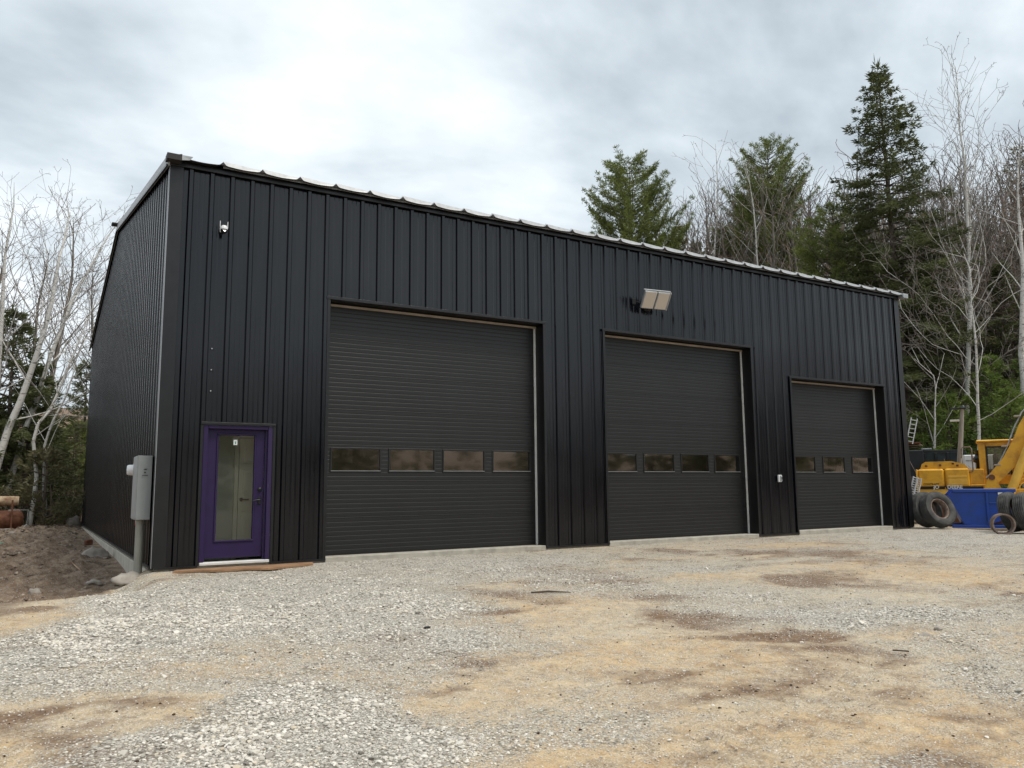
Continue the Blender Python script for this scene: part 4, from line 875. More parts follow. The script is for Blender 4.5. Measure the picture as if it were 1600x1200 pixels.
put_conifer(60, 600, 40, 2.6, 'spruce', 'spruce', 'spruce_tree', 'dark spruce filling the gap behind the twisted birch', 27)
# --- named bare trees
def path_px(pts, dist, base_z=None):
    q = [at_d(u, v, dist+dd) for (u, v, dd) in pts]; g = q[0].copy(); z = gh(g.x, g.y)-.2; o = Vector((g.x, g.y, z))
    return o, [np.array((a-o)) if i else np.array([0, 0, 0.]) for i, a in enumerate(q)]
def put_bare(pts, dist, r0, seed, label, cfg=None, bark='birch_bark', twig='birch_twig', name='birch_tree', **kw):
    o, path = path_px(pts, dist); c = dict(CFG_BIRCH); c.update(cfg or {}); c.update(kw); ms = bare_meshes(seed, 10, c, M[bark], M[twig], path, r0); plant(name, ms, BN, o, 0, 1, label, 'tree', sink=0)
put_bare([(-28, 800, 0), (5, 690, 0), (40, 610, 0), (62, 540, 0), (82, 470, 0), (92, 405, 0), (108, 350, .5), (104, 300, .5)], 34, .150, 31, 'white birch leaning right, its trunk crossing the dark spruce', limbs=13, spread=.46)
put_bare([(62, 548, 0), (90, 500, 0), (118, 450, 0), (150, 400, .3), (186, 355, .5), (214, 300, .5)], 26.2, .075, 32, 'long birch limb reaching right towards the gable roof', name='birch_tree', start=.12, limbs=14, spread=.5) if 0 else None
put_bare([(-6, 800, 0), (30, 700, 0), (78, 560, 0), (120, 450, .3), (160, 385, .5), (196, 330, .8)], 35.5, .115, 32, 'thin birch leaning far right, its top nearest the gable roof', limbs=12, spread=.46)
put_bare([(-14, 800, 0), (-8, 650, 0), (2, 500, 0), (8, 390, 0), (20, 330, 0), (22, 285, 0)], 34.5, .14, 33, 'upright birch at the left picture edge', limbs=12, spread=.42)
put_bare([(48, 790, 0), (58, 740, 0), (52, 690, 0), (62, 655, 0), (80, 640, .2), (112, 560, .3), (150, 470, .5)], 33, .075, 34, 'small twisted pale birch with a crooked stem beside the gable wall', limbs=15, spread=.55, start=.35)
put_bare([(74, 790, 0), (68, 735, 0), (70, 690, 0), (84, 655, 0), (104, 620, .2), (126, 540, .3)], 33.6, .062, 35, 'second small crooked birch stem just right of the twisted one', limbs=13, spread=.55, start=.35)
put_bare([(1500, 700, 0), (1514, 480, 0), (1512, 330, 0), (1505, 250, 0), (1497, 170, 0), (1493, 105, 0)], 43, .14, 38, 'tallest bare birch with wide crown right of the big spruce', limbs=40, spread=.31, kids=[0, 1, 2, 2, 0], step=[0, .7, .48, .36, .28], minr=.0085, start=.34, ang=(.3, .65))
put_bare([(1598, 720, 0), (1597, 560, 0), (1598, 420, 0), (1590, 300, 0), (1594, 220, 0)], 40, .16, 39, 'white birch trunk standing at the right picture edge', limbs=20, spread=.26, step=[0, .8, .55, .4, .3], minr=.0085, start=.5)
put_bare([(1520, 650, 0), (1525, 540, 0), (1517, 470, 0), (1520, 430, 0), (1505, 395, .3)], 36, .07, 40, 'crooked pale dead tree with curling branches above the young pines', limbs=14, spread=.62, wig=[0, .22, .25, .25, .25], step=[0, .5, .4, .3, .25], minr=.009, start=.35, ang=(.7, 1.3))
put_bare([(1180, 500, 0), (1185, 420, 0), (1178, 320, 0), (1165, 250, 0)], 54, .11, 41, 'thin white birch trunk among brown trees above the second garage door', limbs=14, spread=.35, step=[0, .9, .6, .42, .3], minr=.010, start=.3)
put_bare([(1110, 520, 0), (1116, 400, 0), (1122, 300, 0), (1118, 225, 0)], 60, .14, 42, 'tall pale bare tree left of the middle pine top', cfg=dict(lev=3), limbs=26, spread=.32, step=[0, .9, .6, .42, .3], minr=.012, start=.2)
put_bare([(1445, 640, 0), (1462, 590, 0), (1428, 560, 0)], 37, .05, 43, 'pale bent sapling leaning beside the building corner', limbs=9, spread=.6, step=[0, .5, .4, .3, .25], minr=.008)
# --- hillside and treeline trees that nothing tells apart
protoB = [bare_meshes(60+i, 13, dict(CFG_TREE, limbs=22+2*i), M['grey_bark'], M[('grey_twig', 'brown_twig')[i % 2]]) for i in range(6)]
protoS = [conifer_meshes(80+i, 14, 3.2, ('scrag', 'hemlock', 'spruce')[i], M[('hemlock', 'hemlock', 'spruce')[i]]) for i in range(3)]
rg = np.random.default_rng(5)
def scatter(n, u0, u1, d0, d1, protos, names, name, label, cat, group, vt, s_rng=(.75, 1.2), H0=13., hmax=1.6):
    for i in range(n):
        u = u0+(u1-u0)*(i+rg.random())/n; d = rg.uniform(d0, d1); g = on_ground(u, d); me = protos[rg.integers(len(protos))]
        want = top_h(u, vt(u)+rg.uniform(-18, 48), d, g[2]); sc = min(max(want/H0, .35), hmax)*rg.uniform(.92, 1.05)
        plant(name, me, names, g, rg.random()*6.28, sc, label, cat, group)
vtop = lambda u: np.interp(u, [1020, 1100, 1140, 1260, 1330, 1440, 1600, 1700], [395, 285, 255, 255, 285, 262, 225, 215])
scatter(84, 1030, 1720, 52, 80, protoB, BN, 'bare_tree', 'leafless grey-brown tree in the thick wood on the hillside', 'tree', 'leafless trees on the hillside', vtop)
scatter(40, 1400, 1720, 46, 62, protoB, BN, 'bare_tree', 'leafless grey-brown tree in the thick wood on the hillside', 'tree', 'leafless trees on the hillside', lambda u: 330)
scatter(20, 1410, 1720, 46, 72, protoS, CN, 'hillside_conifer', 'thin dull green conifer in the thick wood on the hillside', 'tree', 'conifers in the hillside wood', lambda u: 360, H0=14.)
scatter(9, 1060, 1400, 60, 78, protoS, CN, 'hillside_conifer', 'thin dull green conifer in the thick wood on the hillside', 'tree', 'conifers in the hillside wood', lambda u: 330, H0=14.)
scatter(34, -120, 200, 40, 66, protoS, CN, 'treeline_conifer', 'dark conifer in the low treeline beyond the dug soil', 'tree', 'conifers of the far treeline', lambda u: 640, H0=14.)
scatter(5, -120, 200, 56, 76, protoB, BN, 'bare_tree', 'leafless tree in the treeline beyond the dug soil', 'tree', 'leafless trees of the far treeline', lambda u: np.interp(u, [-100, 60, 190], [330, 330, 380]))
# wood around the rest of the clearing, out of the picture (it shows as reflections in the dark walls and windows)
def far_wood():
    Vs = []; Fs = []; base = 0; rg2 = np.random.default_rng(99)
    low = [conifer(np.random.default_rng(300+k), 11, 2.6, 'scrag') for k in range(3)]
    for k in range(110):
        az = math.radians(rg2.uniform(105, 325)); d = rg2.uniform(34, 62); x, y = 3+math.sin(az)*d, -8+math.cos(az)*d
        tr, br, V, Fq = low[k % 3]; sel = rg2.random(len(Fq)) < .22; Fq = Fq[sel]; Vq = V[Fq].reshape(-1, 4, 3); s = rg2.uniform(.7, 1.15)
        c = Vq.mean(1, keepdims=True); Vq = c+(Vq-c)*3.2; a = rg2.random()*6.28
        R2 = np.array([[math.cos(a), -math.sin(a), 0], [math.sin(a), math.cos(a), 0], [0, 0, 1]]); Vw = Vq.reshape(-1, 3) @ R2.T*s+np.array([x, y, gh(x, y)]); Vs.append(Vw); Fs.append(np.arange(len(Vw)).reshape(-1, 4)+base); base += len(Vw)
    tag(link('surrounding_wood', fast_mesh('surrounding_wood', np.concatenate(Vs), np.concatenate(Fs), M['hemlock'])), 'dark mixed wood around the rest of the clearing', 'wood', kind='stuff')
far_wood()
def brush():
    """thin stems, dead grass and saplings at the edge of the wood"""
    sg = Segs(); r = np.random.default_rng(44)
    def stems(n, u0, u1, d0, d1, h0, h1):
        for _ in range(n):
            p = at_d(r.uniform(u0, u1), 700, r.uniform(d0, d1)); p = np.array([p.x, p.y, gh(p.x, p.y)-.05]); d = nrm(np.array([r.normal(0, .35), r.normal(0, .35), 1])); L = r.uniform(h0, h1)
            for k in range(3): d = nrm(d+r.normal(0, .2, 3)); q = p+d*L/3; w = 1+.5*(L > 2); sg.add(p, q, (.011-.002*k)*w, (.009-.002*k)*w); p = q
    stems(2600, -160, 210, 33, 46, .4, 1.7); stems(2600, -160, 210, 42, 60, .8, 2.6)
    stems(3800, 1405, 1740, 33, 60, .5, 2.6); stems(1500, 1405, 1740, 60, 90, 1.2, 3.5)
    stems(7000, 1395, 1740, 44, 74, 1.5, 5.5)
    tag(link('underbrush', sg.mesh('underbrush', M['brush_twig'], 3)), 'tangled brown underbrush along the edge of the wood', 'underbrush', kind='stuff')
brush()

# ------------------------------------------------------------------ machines and scrap at the right
AZ = math.radians(60.6); VD = Vector((math.sin(AZ), math.cos(AZ), 0)); RD = Vector((math.cos(AZ), -math.sin(AZ), 0)); UP = Vector((0, 0, 1))
class Plane:
    """a standing plane facing the viewer at a given distance: turns picture points into (right, up) metres about its foot"""
    def __init__(s, dist, u0=1500, swing=0.):
        s.o = at_d(u0, 750, dist); s.o.z = gh(s.o.x, s.o.y)-.0; q = Matrix.Rotation(swing, 3, 'Z'); s.r = q @ RD; s.n = q @ VD
    def __call__(s, u, v):
        d = ray(u, v); t = (s.o-CAM).dot(s.n)/d.dot(s.n); p = CAM+d*t-s.o; return (p.dot(s.r), p.z)
    def root(s, name, label, cat, group=None):
        return empty(name, s.o, label, cat, group, math.atan2(s.r.y, s.r.x))
def text_mesh(txt, size, mt, parent, loc, bold=.0):
    c = bpy.data.curves.new('lettering', 'FONT'); c.body = txt; c.size = size; c.extrude = .003; c.offset = bold; tmp = bpy.data.objects.new('t', c); COL.objects.link(tmp)
    bpy.context.view_layer.update(); me = bpy.data.meshes.new_from_object(tmp.evaluated_get(bpy.context.evaluated_depsgraph_get())); bpy.data.objects.remove(tmp)
    me.materials.clear(); me.materials.append(mt); o = link('lettering', me, parent, loc); o.rotation_euler = (math.radians(90), 0, 0); return o
# local axes of every Plane root: X = right in the picture, Y = away from the viewer, Z = up
pl = Plane(30, 1500); ex = pl.root('excavator', 'yellow tracked excavator with worn paint parked behind the tyres and blue hopper', 'excavator')
def X(u, v=740): return pl(u, v)[0]
def Z(v, u=1500): return pl(u, v)[1]
x0 = X(1431); x1 = X(1475.5); x2 = X(1515); x3 = X(1541); zb = Z(769); zt = Z(732); zc = Z(720)
mb = MB(); mb.box(x0+.06, x1-.008, 0, 2.3, zb+.16, zt, bev=.05); mb.build('engine_housing', M['yellow'], ex)
mb = MB(); mb.box(x1+.008, x2, 0, 2.3, zb+.16, zt+.01, bev=.05)
mb.build('side_door', M['yellow'], ex)
mb = MB(); mb.box(x1+.10, x2-.08, -.008, .004, Z(757), Z(748), bev=.004); mb.box(x1+.10, x2-.08, -.008, .004, Z(746), Z(743), bev=.003); mb.build('door_louvre', M['yellow_faded'], ex)
mb = MB(); mb.box(x0, x0+.05, -.01, 2.32, zb-.02, zt-.01, bev=.02); mb.box(x0+.05, x2+.3, .03, 2.27, zb-.16, zb+.16, bev=.02); mb.build('counterweight', M['yellow_faded'], ex)
mb = MB(); mb.prism([(X(1438), zt-.01), (X(1515), zt-.01), (X(1508), Z(725)), (X(1488), zc), (X(1447), zc-.01), (X(1441), Z(724))][::-1], (1, 0, 0), (0, 0, 1), (0, 1, 0), (0, .12, 0), 2.0); mb.build('hood', M['yellow'], ex)
for u_, v_ in ((1448, 727), (1470, 726), (1490, 724), (1497, 727)): mb = MB(); mb.box(X(u_)-.035, X(u_)+.035, .085, .125, Z(v_)-.03, Z(v_)+.03, bev=.008); mb.build('latch', M['rust'], ex)
mb = MB(); mb.box(x0+.09, X(1475), -.012, -.001, zb+.10, Z(760), bev=.003); mb.box(X(1476.5), X(1535), -.012, -.001, zb+.10, Z(760), bev=.003); mb.build('black_stripe', M['jamb'], ex)
wl = mat('white_lettering', (.72, .72, .68), .6); bl = mat('dark_lettering', (.03, .022, .012), .6)
text_mesh('JO', .155, wl, ex, (X(1457), -.014, zb+.118), .004); text_mesh('DEERE', .155, wl, ex, (X(1478.5), -.014, zb+.118), .004); text_mesh('CONTRACT', .085, bl, ex, (X(1441.5), -.004, Z(757.5)), .002)
mb = MB(); mb.box(x2+.0, x3, .06, 2.2, zb+.12, Z(757), bev=.02); mb.box(x2+.0, X(1538), .12, 1.2, Z(757), Z(733), bev=.02); mb.build('platform', M['yellow'], ex)
mb = MB(); mb.tube([(X(1513), .05, Z(738)), (X(1520), .05, Z(737)), (X(1521), .05, Z(733)), (X(1521), .05, Z(702)), (X(1519), .05, Z(699)), (X(1507), .05, Z(699)), (X(1505), .05, Z(702)), (X(1504), .05, Z(716))], .022, 8); mb.build('handrail', M['rust_grey'], ex)
mb = MB(); mb.lathe([(0, 0), (.12, 0), (.12, .2), (.20, .24), (.20, .36), (.13, .42), (.13, .56), (.17, .58), (.17, .61), (0, .61)], Matrix.Translation((X(1533), .55, Z(733))), 20); mb.build('air_intake', M['black_metal'], ex)
# cab
cx0, cx1 = X(1532), X(1532)+1.65; cz0, cz1 = Z(757), Z(687); y0, y1 = .25, 1.45
mb = MB(); mb.box(cx0, cx0+.20, y0, y0+.06, cz0, cz1-.10, bev=.015); mb.box(cx0+.20, cx1-.1, y0, y0+.06, cz1-.24, cz1-.10, bev=.015); mb.box(cx1-.1, cx1, y0, y0+.06, cz0, cz1-.10, bev=.015); mb.box(cx0+.20, cx1-.1, y0, y0+.06, cz0, cz0+.30, bev=.015)
mb.box(cx0, cx0+.06, y0+.06, y1, cz0, cz1-.10); mb.box(cx0, cx1, y1-.06, y1, cz0, cz0+.5); mb.box(cx0, cx0+.1, y1-.06, y1, cz0+.5, cz1-.1); mb.box(cx1-.1, cx1, y1-.06, y1, cz0+.5, cz1-.1); mb.box(cx0+.06, cx1, y0+.06, y1, cz0, cz0+.06); mb.build('cab', M['yellow'], ex)
mb = MB(); mb.box(cx0-.05, cx1+.05, y0-.06, y1+.05, cz1-.10, cz1-.02, bev=.03); mb.build('cab_roof', M['yellow_faded'], ex)
mb = MB(); mb.box(cx0+.20, cx0+.25, y0-.012, y0+.05, cz0+.3, cz1-.24); mb.box(cx0+.25, cx1-.1, y0-.012, y0+.05, cz1-.28, cz1-.24); mb.box(cx0+.85, cx0+.89, y0-.012, y0+.05, cz0+.3, cz1-.28); mb.build('window_seal', M['jamb'], ex)
mb = MB(); mb.quad((cx0+.25, y0+.03, cz0+.3), (cx1-.1, y0+.03, cz0+.3), (cx1-.1, y0+.03, cz1-.28), (cx0+.25, y0+.03, cz1-.28)); mb.build('cab_window', M['win_glass'], ex)
mb = MB(); mb.box(cx0+.45, cx0+.95, y0+.3, y0+.8, cz0+.1, cz0+.45, bev=.05); mb.box(cx0+.40, cx0+.55, y0+.3, y0+.8, cz0+.45, cz0+1.0, bev=.05); mb.build('seat', M['black_metal'], ex)
# boom: plate box with a goose-neck, then stick and bucket beyond the frame
bp = [(1546, 741), (1566, 716), (1581, 690), (1591, 664), (1606, 640), (1640, 606), (1672, 596), (1676, 612), (1650, 628), (1632, 655), (1612, 690), (1590, 724), (1560, 754), (1548, 752)]
mb = MB(); P2 = [pl(u, v) for u, v in bp]; mb.prism(P2[::-1], (1, 0, 0), (0, 0, 1), (0, 1, 0), (0, -.55, 0), .42); mb.build('boom', M['yellow'], ex)
hose = [(1541, 747), (1551, 737), (1562, 721), (1573, 698), (1583, 670), (1595, 646), (1612, 628), (1645, 602)]
for k, (dy, dv) in enumerate(((-.50, 0), (-.40, 1.5))): mb = MB(); mb.tube([(pl(u, v+dv)[0], dy, pl(u, v+dv)[1]) for u, v in hose], .022, 8); mb.build('hydraulic_line', M['rust_grey' if k else 'galv_dark'], ex)
for u, v in ((1567, 698), (1586, 652), (1556, 727)): c = pl(u, v); mb = MB(); mb.box(c[0]-.06, c[0]+.12, -.57, -.38, c[1]-.025, c[1]+.025, bev=.006); mb.build('pipe_clamp', M['strip_beige'], ex)
a = pl(1577, 770); b = pl(1612, 680); mb = MB(); mb.tube([(a[0], -.75, a[1]), (b[0], -.75, b[1])], .13, 14); mb.build('boom_cylinder', M['yellow_faded'], ex); mb = MB(); c = pl(1622, 655); mb.tube([(b[0], -.75, b[1]), (c[0], -.75, c[1])], .055, 12); mb.build('cylinder_rod', M['chrome'], ex)
a = pl(1543, 745); mb = MB(); mb.prism([pl(*q) for q in ((1536, 768), (1545, 742), (1552, 740), (1566, 768))][::-1], (1, 0, 0), (0, 0, 1), (0, 1, 0), (0, -.62, 0), .06); mb.prism([pl(*q) for q in ((1536, 768), (1545, 742), (1552, 740), (1566, 768))][::-1], (1, 0, 0), (0, 0, 1), (0, 1, 0), (0, -.10, 0), .06); mb.build('boom_bracket', M['yellow'], ex)
c = pl(1549, 746); mb = MB(); mb.tube([(c[0], -.66, c[1]), (c[0], .0, c[1])], .09, 14); mb.build('boom_pin', M['rust'], ex)
mb = MB(); mb.box(x2+.3, cx1+.1, -.5, 1.9, zb-.14, zb+.10, bev=.03); mb.build('turntable_deck', M['yellow'], ex)
mb = MB()
for k in range(7):
    c = pl(1592+k*1.5, 728+k*6); q = [(c[0]+.16*math.cos(t), -.35-.02*k, c[1]+.20*math.sin(t)) for t in np.linspace(.3, 3.4, 8)]; mb.tube(q, .02, 6)
mb.build('hose_coil', M['yellow_faded'], ex)
S1 = pl(1660, 606); mb = MB(); mb.prism([(S1[0]-.2, S1[1]+.3), (S1[0]+.15, S1[1]+.4), (S1[0]+.75, S1[1]-2.6), (S1[0]+.45, S1[1]-2.7)], (1, 0, 0), (0, 0, 1), (0, 1, 0), (0, -.50, 0), .32); mb.build('stick', M['yellow'], ex)
mb = MB(); bx, bz = S1[0]+.6, S1[1]-2.7; mb.prism([(bx-.3, bz+.1), (bx+.2, bz+.05), (bx+.45, bz-.5), (bx+.1, bz-1.0), (bx-.5, bz-.95), (bx-.75, bz-.6)], (1, 0, 0), (0, 0, 1), (0, 1, 0), (0, -.85, 0), 1.0); mb.build('bucket', M['rust'], ex)
# tracks
for yy in (.05, 1.75):
    mb = MB(); xa, xb = x0+.45, x0+3.6; rr = .42; q = []
    for t in np.linspace(math.pi/2, 3*math.pi/2, 9): q.append((xa+rr*math.cos(t), rr+rr*math.sin(t)))
    for t in np.linspace(-math.pi/2, math.pi/2, 9): q.append((xb+rr*math.cos(t), rr+rr*math.sin(t)))
    mb.prism(q, (1, 0, 0), (0, 0, 1), (0, 1, 0), (0, yy, 0), .5)
    for k in range(18): xx = xa+(xb-xa)*k/17; mb.box(xx-.02, xx+.02, yy-.02, yy+.52, 2*rr, 2*rr+.035); mb.box(xx-.02, xx+.02, yy-.02, yy+.52, -.02, .0)
    mb.build('track', M['rust'], ex)
mb = MB(); mb.box(x0+1.0, x0+3.0, .5, 1.8, .4, zb-.12); mb.build('undercarriage', M['black_metal'], ex)

# blue hopper
hp = Plane(26.3, 1530, .10); t = hp.root('tipping_hopper', 'blue steel tipping hopper standing between two groups of old tyres', 'hopper')
H = lambda u, v: hp(u, v)
side = [H(1481.5, 774), H(1489, 765.5), H(1584, 766), H(1588, 806), H(1540, 822-.5), H(1507, 819)]
mb = MB()
for yy, th in ((0, .04), (1.15, .04)): mb.prism(side[::-1], (1, 0, 0), (0, 0, 1), (0, 1, 0), (0, yy, 0), th)
def plate(a, b, th=.03):
    d = Vector((b[0]-a[0], 0, b[1]-a[1])).normalized(); n = Vector((d.z, 0, -d.x)); mb.add([Vector((a[0], .04, a[1])), Vector((b[0], .04, b[1])), Vector((b[0], 1.15, b[1])), Vector((a[0], 1.15, a[1])), Vector((a[0], .04, a[1]))+n*-th, Vector((b[0], .04, b[1]))+n*-th, Vector((b[0], 1.15, b[1]))+n*-th, Vector((a[0], 1.15, a[1]))+n*-th], ((0, 1, 2, 3), (7, 6, 5, 4), (0, 4, 5, 1), (2, 6, 7, 3)))
plate(side[0], side[5]); plate(side[5], side[4]); plate(side[4], side[3]); plate(side[3], side[2]); mb.build('bin', M['blue'], t)
a, b = H(1489, 765.5), H(1584, 766)
mb = MB(); mb.box(a[0]-.02, b[0]+.04, -.05, .0, a[1]-.07, a[1]+.02, bev=.01); mb.box(a[0]-.02, b[0]+.04, 1.19, 1.24, a[1]-.07, a[1]+.02, bev=.01); mb.build('rim', M['blue'], t)
mb = MB()
for u_ in (1543,): c = H(u_, 795); mb.box(c[0]-.03, c[0]+.03, -.045, -.001, H(u_, 818)[1], a[1]-.075, bev=.01)
c0_ = H(1545, 786); c1_ = H(1584, 786); mb.box(c0_[0], c1_[0], -.03, -.001, c0_[1]-.02, c0_[1]+.02, bev=.008)
mb.build('stiffener', M['blue'], t)
mb = MB(); z0 = .02; mb.box(H(1488, 820)[0], H(1584, 820)[0], -.02, .08, z0, z0+.11, bev=.01); mb.box(H(1488, 820)[0], H(1584, 820)[0], 1.1, 1.2, z0, z0+.11, bev=.01)
mb.build('base_frame', M['blue'], t)
mb = MB(); c = H(1562, 771); mb.box(c[0]-.05, c[0]+.06, -.055, -.051, c[1]-.03, c[1]+.03); mb.build('sticker', M['white_plastic'], t)
mb = MB(); mb.box(0, 2.6, -.4, -.25, 0, .06, bev=.008); c = H(1478, 824); tag(mb.build('timber', M['wood'], None, hp.o+hp.r*c[0]-hp.n*.1+Vector((0, 0, .0)), math.atan2(hp.r.y, hp.r.x)), 'long weathered timber lying on the ground before the blue hopper', 'timber')

def tyre_mesh(Ro, Ri, w, name='tyre'):
    mb = MB(); h = w/2; grooves = []
    prof = [(Ri, -h*.62), (Ri+.03, -h*.80), (Ri+.25*(Ro-Ri), -h*.98), (Ri+.6*(Ro-Ri), -h*1.04), (Ro-.06, -h*.93), (Ro-.018, -h*.80)]
    nrib = 5
    for k in range(nrib):
        a = -h*.78+2*h*.78*k/nrib; b = -h*.78+2*h*.78*(k+1)/nrib; cr = lambda s: Ro-.022*(s/h)**2
        prof += [(cr(a), a+.006), (cr(b), b-.010), (cr(b)-.018, b-.006), (cr(b)-.018, b+.002)]
    prof += [(Ro-.018, h*.80), (Ro-.06, h*.93), (Ri+.6*(Ro-Ri), h*1.04), (Ri+.25*(Ro-Ri), h*.98), (Ri+.03, h*.80), (Ri, h*.62), (Ri+.02, h*.4), (Ri+.12, 0), (Ri+.02, -h*.4), (Ri, -h*.62)]
    mb.lathe(prof, Matrix.Identity(4), 56); return mb.mesh(name, M['rubber'])
def rim_ring(Ri, h):
    mb = MB(); mb.lathe([(Ri-.015, -h*.66), (Ri+.02, -h*.66), (Ri+.025, -h*.58), (Ri-.012, -h*.56), (Ri-.012, h*.56), (Ri+.02, h*.66), (Ri-.03, h*.6), (Ri-.03, -h*.6), (Ri-.015, -h*.66)], Matrix.Identity(4), 40); return mb.mesh('rim_ring', M['rust_grey'])
TY = tyre_mesh(.56, .315, .30); RR = rim_ring(.315, .15)
def tyre(u, dist, yaw, lean, label, group, sc=1., dz=0, ring=True, swingx=0):
    """yaw: which way the hole faces (0 = at the viewer), lean: backwards from upright"""
    p = at_d(u, 750, dist); z = gh(p.x, p.y); t = empty('tyre', (p.x, p.y, z+dz), label, 'tyre', group)
    ax = -(VD*math.cos(yaw))+RD*math.sin(yaw); ax.z = 0; ax.normalize(); up_ = UP*math.cos(lean)-ax*math.sin(lean); ax2 = ax*math.cos(lean)+UP*math.sin(lean); rt = up_.cross(ax2)
    R_ = Matrix((rt, up_, ax2)).transposed(); t.rotation_euler = R_.to_euler(); t.scale = (sc,)*3
    t.location = Vector((p.x, p.y, z+dz))+UP*(.56*sc*math.cos(lean)+.15*sc*math.sin(lean)); link('casing', TY, t)
    if ring: link('rim_ring', RR, t)
    return t
G1 = 'old truck tyres leaning by the building corner'; G2 = 'old truck tyres beside the blue hopper'
tyre(1462, 24.9, math.radians(46), math.radians(20), 'front tyre of the leaning pair beside the building corner, its open hub showing', G1, .90)
tyre(1443, 25.1, math.radians(50), math.radians(14), 'rear tyre of the leaning pair, half hidden behind the building corner', G1, .88)
tyre(1576, 24.5, math.radians(66), math.radians(12), 'upright grooved tyre between the blue hopper and the right picture edge', G2, .92, ring=False)
tyre(1600, 24.3, math.radians(66), math.radians(12), 'upright grooved tyre cut by the right picture edge', G2, .92, ring=False)
tyre(1626, 24.4, math.radians(66), math.radians(6), 'upright grooved tyre farthest right, out at the picture edge', G2, .92, ring=False)
p = at_d(1566, 812, 23.6); mb = MB(); r_ = .262; mb.lathe([(r_, -.12), (r_, .12), (r_-.035, .12), (r_-.035, -.12), (r_, -.12)], Matrix.Identity(4), 48, smooth=False); o = mb.build('steel_ring', M['rust_grey'], None, (p.x, p.y, gh(p.x, p.y)+r_-.01))
ax = (-VD*math.cos(.25)+RD*math.sin(.25)).normalized(); o.rotation_euler = Matrix((UP.cross(ax), UP, ax)).transposed().to_euler(); tag(o, 'rusty steel pipe ring standing on edge in front of the blue hopper', 'steel ring')

# ladders, dark container, boards, pole, white trailer
def ladder(pl_, a, b, w, n, label, mt, tilt=0):
    """a, b: picture points of foot and head"""
    A = pl_(*a); Bq = pl_(*b); t = pl_.root('ladder', label, 'ladder'); d = Vector((Bq[0]-A[0], 0, Bq[1]-A[1])); L = d.length; d.normalize(); s = Vector((d.z, 0, -d.x))
    base = Vector((A[0], tilt, A[1]))
    for k in (0, 1): mb = MB(); q = base+s*w*k; mb.tube([q, q+d*L], .022, 6); mb.build('rail', mt, t)
    for k in range(n): mb = MB(); q = base+d*L*(k+.5)/n; mb.tube([q, q+s*w], .014, 6); mb.build('rung', mt, t)
    return t
lp = Plane(27.5, 1425)
ladder(lp, (1420.5, 776), (1427.5, 744), .12, 9, 'narrow white ladder leaning at the rear of the excavator', M['white_plastic'])
ladder(lp, (1427, 776), (1433, 746), .12, 9, 'second narrow white ladder leaning right beside the first, nearest the excavator', M['white_plastic'])
cp = Plane(36, 1450); ladder(cp, (1416.5, 692), (1424, 652.5), .22, 6, 'white metal ladder frame standing up from the board pile near the corner', M['white_plastic'])
A = cp(1405, 702); Bq = cp(1461, 702)
t = cp.root('dark_container', 'black open topped steel container behind the excavator', 'container')
mb = MB(); mb.box(cp(1395, 700)[0], cp(1442, 700)[0], 0, 2.4, 0, cp(1440, 703)[1], bev=.03); mb.build('body', M['dark_box'], t)
mb = MB(); mb.box(cp(1442.5, 700)[0], cp(1508, 700)[0], .3, 2.4, 0, cp(1470, 706)[1], bev=.03); mb.build('side_wall', M['teal_dark'], t)
mb = MB(); mb.box(cp(1442, 700)[0], cp(1508, 700)[0], .24, .30, cp(1470, 706)[1]-.02, cp(1470, 704)[1]+.03, bev=.01); mb.build('top_rail', M['dark_box'], t)
for u_ in (1443, 1461, 1480, 1498, 1507): c = cp(u_, 700)[0]; mb = MB(); mb.box(c-.05, c+.05, .22, .299, 0, cp(1470, 706)[1]-.03, bev=.01); mb.build('post', M['dark_box'], t)
GB = 'boards piled on the dark container'
for k, (u0, u1, v_, mt, lb) in enumerate(((1408, 1436, 693, 'rust', 'reddish brown board, topmost of the pile on the dark container'), (1408, 1440, 697, 'wood', 'weathered board in the middle of the pile on the dark container'), (1408, 1434, 701, 'wood', 'grey board at the bottom of the pile on the dark container'), (1438, 1455, 700, 'galv_dark', 'pale board sticking out to the right of the pile'))):
    a = cp(u0, v_); b = cp(u1, v_); z0 = cp(1440, 703)[1]; zz = z0+.005+(.26-.085*k if k < 3 else .02); mb = MB()
    mb.box(0, b[0]-a[0], 0, .6, 0, .06, bev=.01); tag(mb.build('board', M[mt], None, cp.o+cp.r*a[0]+cp.n*(.3+.1*k)+Vector((0, 0, zz)), math.atan2(cp.r.y, cp.r.x)+.04*(k-1)), lb, 'board', GB)
pp = Plane(33, 1500); t = pp.root('yard_pole', 'grey weathered wooden pole with a small lamp plate on top, behind the excavator', 'pole')
a = pp(1497.5, 760); b = pp(1503.5, 639); mb = MB(); mb.tube([(a[0]-.05, 0, -.1), (a[0], 0, a[1]), (b[0], 0, b[1])], [.11, .10, .065], 12); mb.build('shaft', M['pole'], t)
mb = MB(); mb.box(b[0]-.38, b[0]+.12, -.12, .12, b[1], b[1]+.05, bev=.01); mb.lathe([(0, .09), (.05, .08), (.07, .0)], Matrix.Translation((b[0]+.02, 0, b[1]+.05)), 12); mb.build('lamp_plate', M['dark_box'], t)
mb = MB(); c = pp(1498, 657); mb.box(c[0]-.28, c[0]+.02, -.12, -.07, c[1]-.04, c[1]+.03, bev=.006); mb.build('sign_plate', M['strip_white'], t)
wp = Plane(35, 1515); t = wp.root('white_trailer', 'white panel sided trailer partly hidden behind the excavator cab', 'trailer'); a = wp(1504, 711); b = wp(1545, 760)
mb = MB(); mb.box(a[0], b[0]+.3, 0, 1.8, .5, a[1], bev=.03); mb.build('body', M['white_plastic'], t)
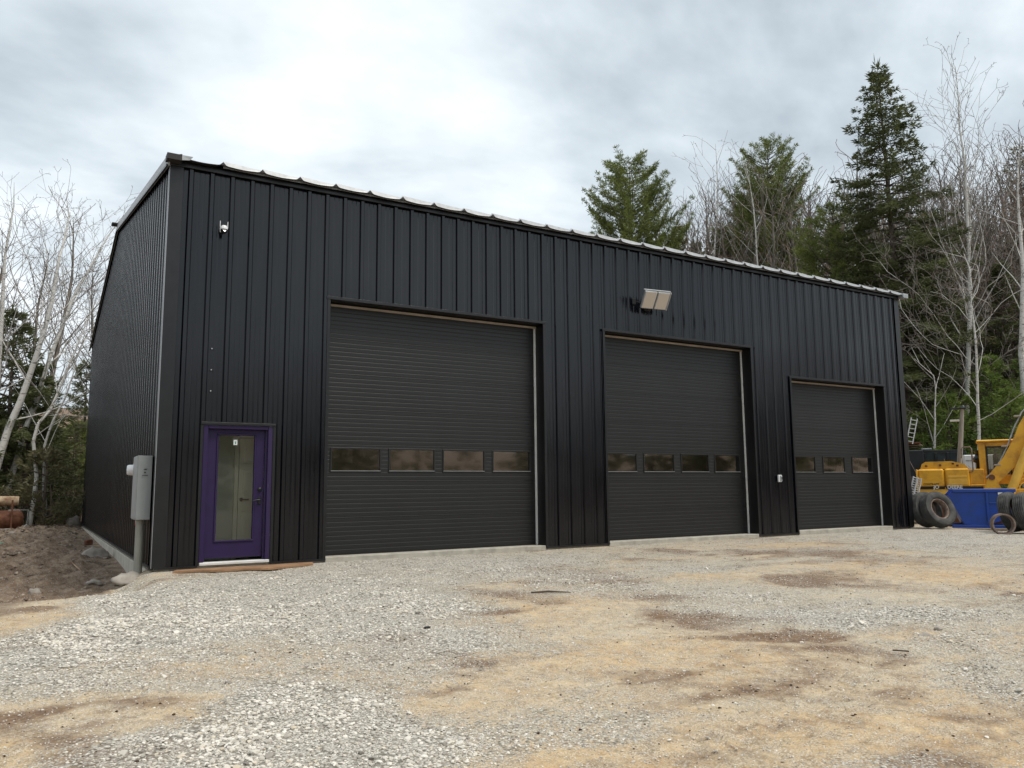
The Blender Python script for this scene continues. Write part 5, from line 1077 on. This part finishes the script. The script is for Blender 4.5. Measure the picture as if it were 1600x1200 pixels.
for u_ in (1504.5, 1530): c = wp(u_, 720)[0]; mb = MB(); mb.box(c, c+.08, -.03, -.001, .5, a[1]-.01, bev=.006); mb.build('post', M['strip_white'], t)
mb = MB(); mb.box(a[0]+.09, b[0], -.012, -.001, a[1]-.24, a[1]-.19); mb.build('rail', M['galv_dark'], t)
for xx in (a[0]+.5, b[0]-.2): mb = MB(); mb.lathe([(0, 0), (.3, 0), (.3, .2), (0, .2)], Matrix.Translation((xx, .2, .3)) @ Matrix.Rotation(math.radians(90), 4, 'X'), 20); mb.build('wheel', M['rubber'], t)

# rusty tank on a rack with a log, left edge
c = Vector((-2.23, 17.2, 0)); z = gh(c.x, c.y); 
t = empty('rusty_tank', (c.x, c.y, z+.02), 'rusty brown steel tank lying in a metal rack at the left picture edge', 'tank')
mb = MB(); M4 = Matrix.Translation((.43, 0, .33)) @ Matrix.Rotation(math.radians(-90), 4, 'Y'); mb.lathe([(0, -.0), (.14, .01), (.25, .06), (.30, .14), (.30, 1.9), (.25, 2.0), (0, 2.04)], M4, 28); mb.build('shell', M['rust'], t)
mb = MB(); mb.tube([(.25, 0, .62), (.25, 0, .68)], .05, 12); mb.build('filler_neck', M['rust'], t)
t = empty('metal_rack', (c.x, c.y, z), 'dark angle iron rack holding the rusty tank', 'rack')
for xx in (.10, -1.5):
    for yy in (-.36, .36): mb = MB(); mb.box(xx-.025, xx+.025, yy-.025, yy+.025, 0, .98, bev=.004); mb.build('post', M['rust'], t)
for yy in (-.39, .36): mb = MB(); mb.box(-1.55, .10, yy, yy+.03, .03, .09, bev=.004); mb.build('rail', M['galv_dark'], t)
mb = MB(); mb.tube([(.0, -.36, .66), (.54, -.36, .66), (.52, -.36, .0)], .016, 6); mb.tube([(.52, -.36, .2), (.34, -.5, .0)], .016, 6); mb.build('stand_tube', M['galv_dark'], t)
mb = MB(); mb.tube([(-1.7, .0, .90), (-.7, .03, .91), (.27, 0, .90)], [.16, .155, .15], 14); o = mb.build('log', M['log'], None, (c.x, c.y, z+.05)); tag(o, 'pale peeled log lying across the rack above the rusty tank', 'log')
mb = MB(); mb.box(-.5, .07, -.15, .15, 0, .06, bev=.02); p = at_z(0, 861, -.30); tag(mb.build('green_sheet', M['green_plastic'], None, (p.x, p.y, gh(p.x, p.y)+.01), .2), 'green plastic piece on the soil at the left picture edge', 'plastic sheet')
mb = MB(); a = at_z(112, 893, -.38); b = at_z(127, 897, -.38); mb.tube([(a.x, a.y, gh(a.x, a.y)+.03), (b.x, b.y, gh(b.x, b.y)+.03)], .01, 6); tag(mb.build('wood_splinter', M['log']), 'thin pale wood splinter lying on the dug soil near the conduit', 'stick')
p = at_x(130, 877, -.6); p = Vector((-.32, 9.9, 0)); mb = MB(); mb.box(-.09, .09, -.06, .06, 0, .14, bev=.02); tag(mb.build('brick', M['rust'], None, (p.x, p.y, gh(p.x, p.y)+.05), .5), 'reddish brown brick sitting on the mound by the gable foundation', 'brick')
print('objects', len(bpy.data.objects), 'tris', sum(len(o.data.polygons)*2 for o in bpy.data.objects if o.type == 'MESH' and 0) )
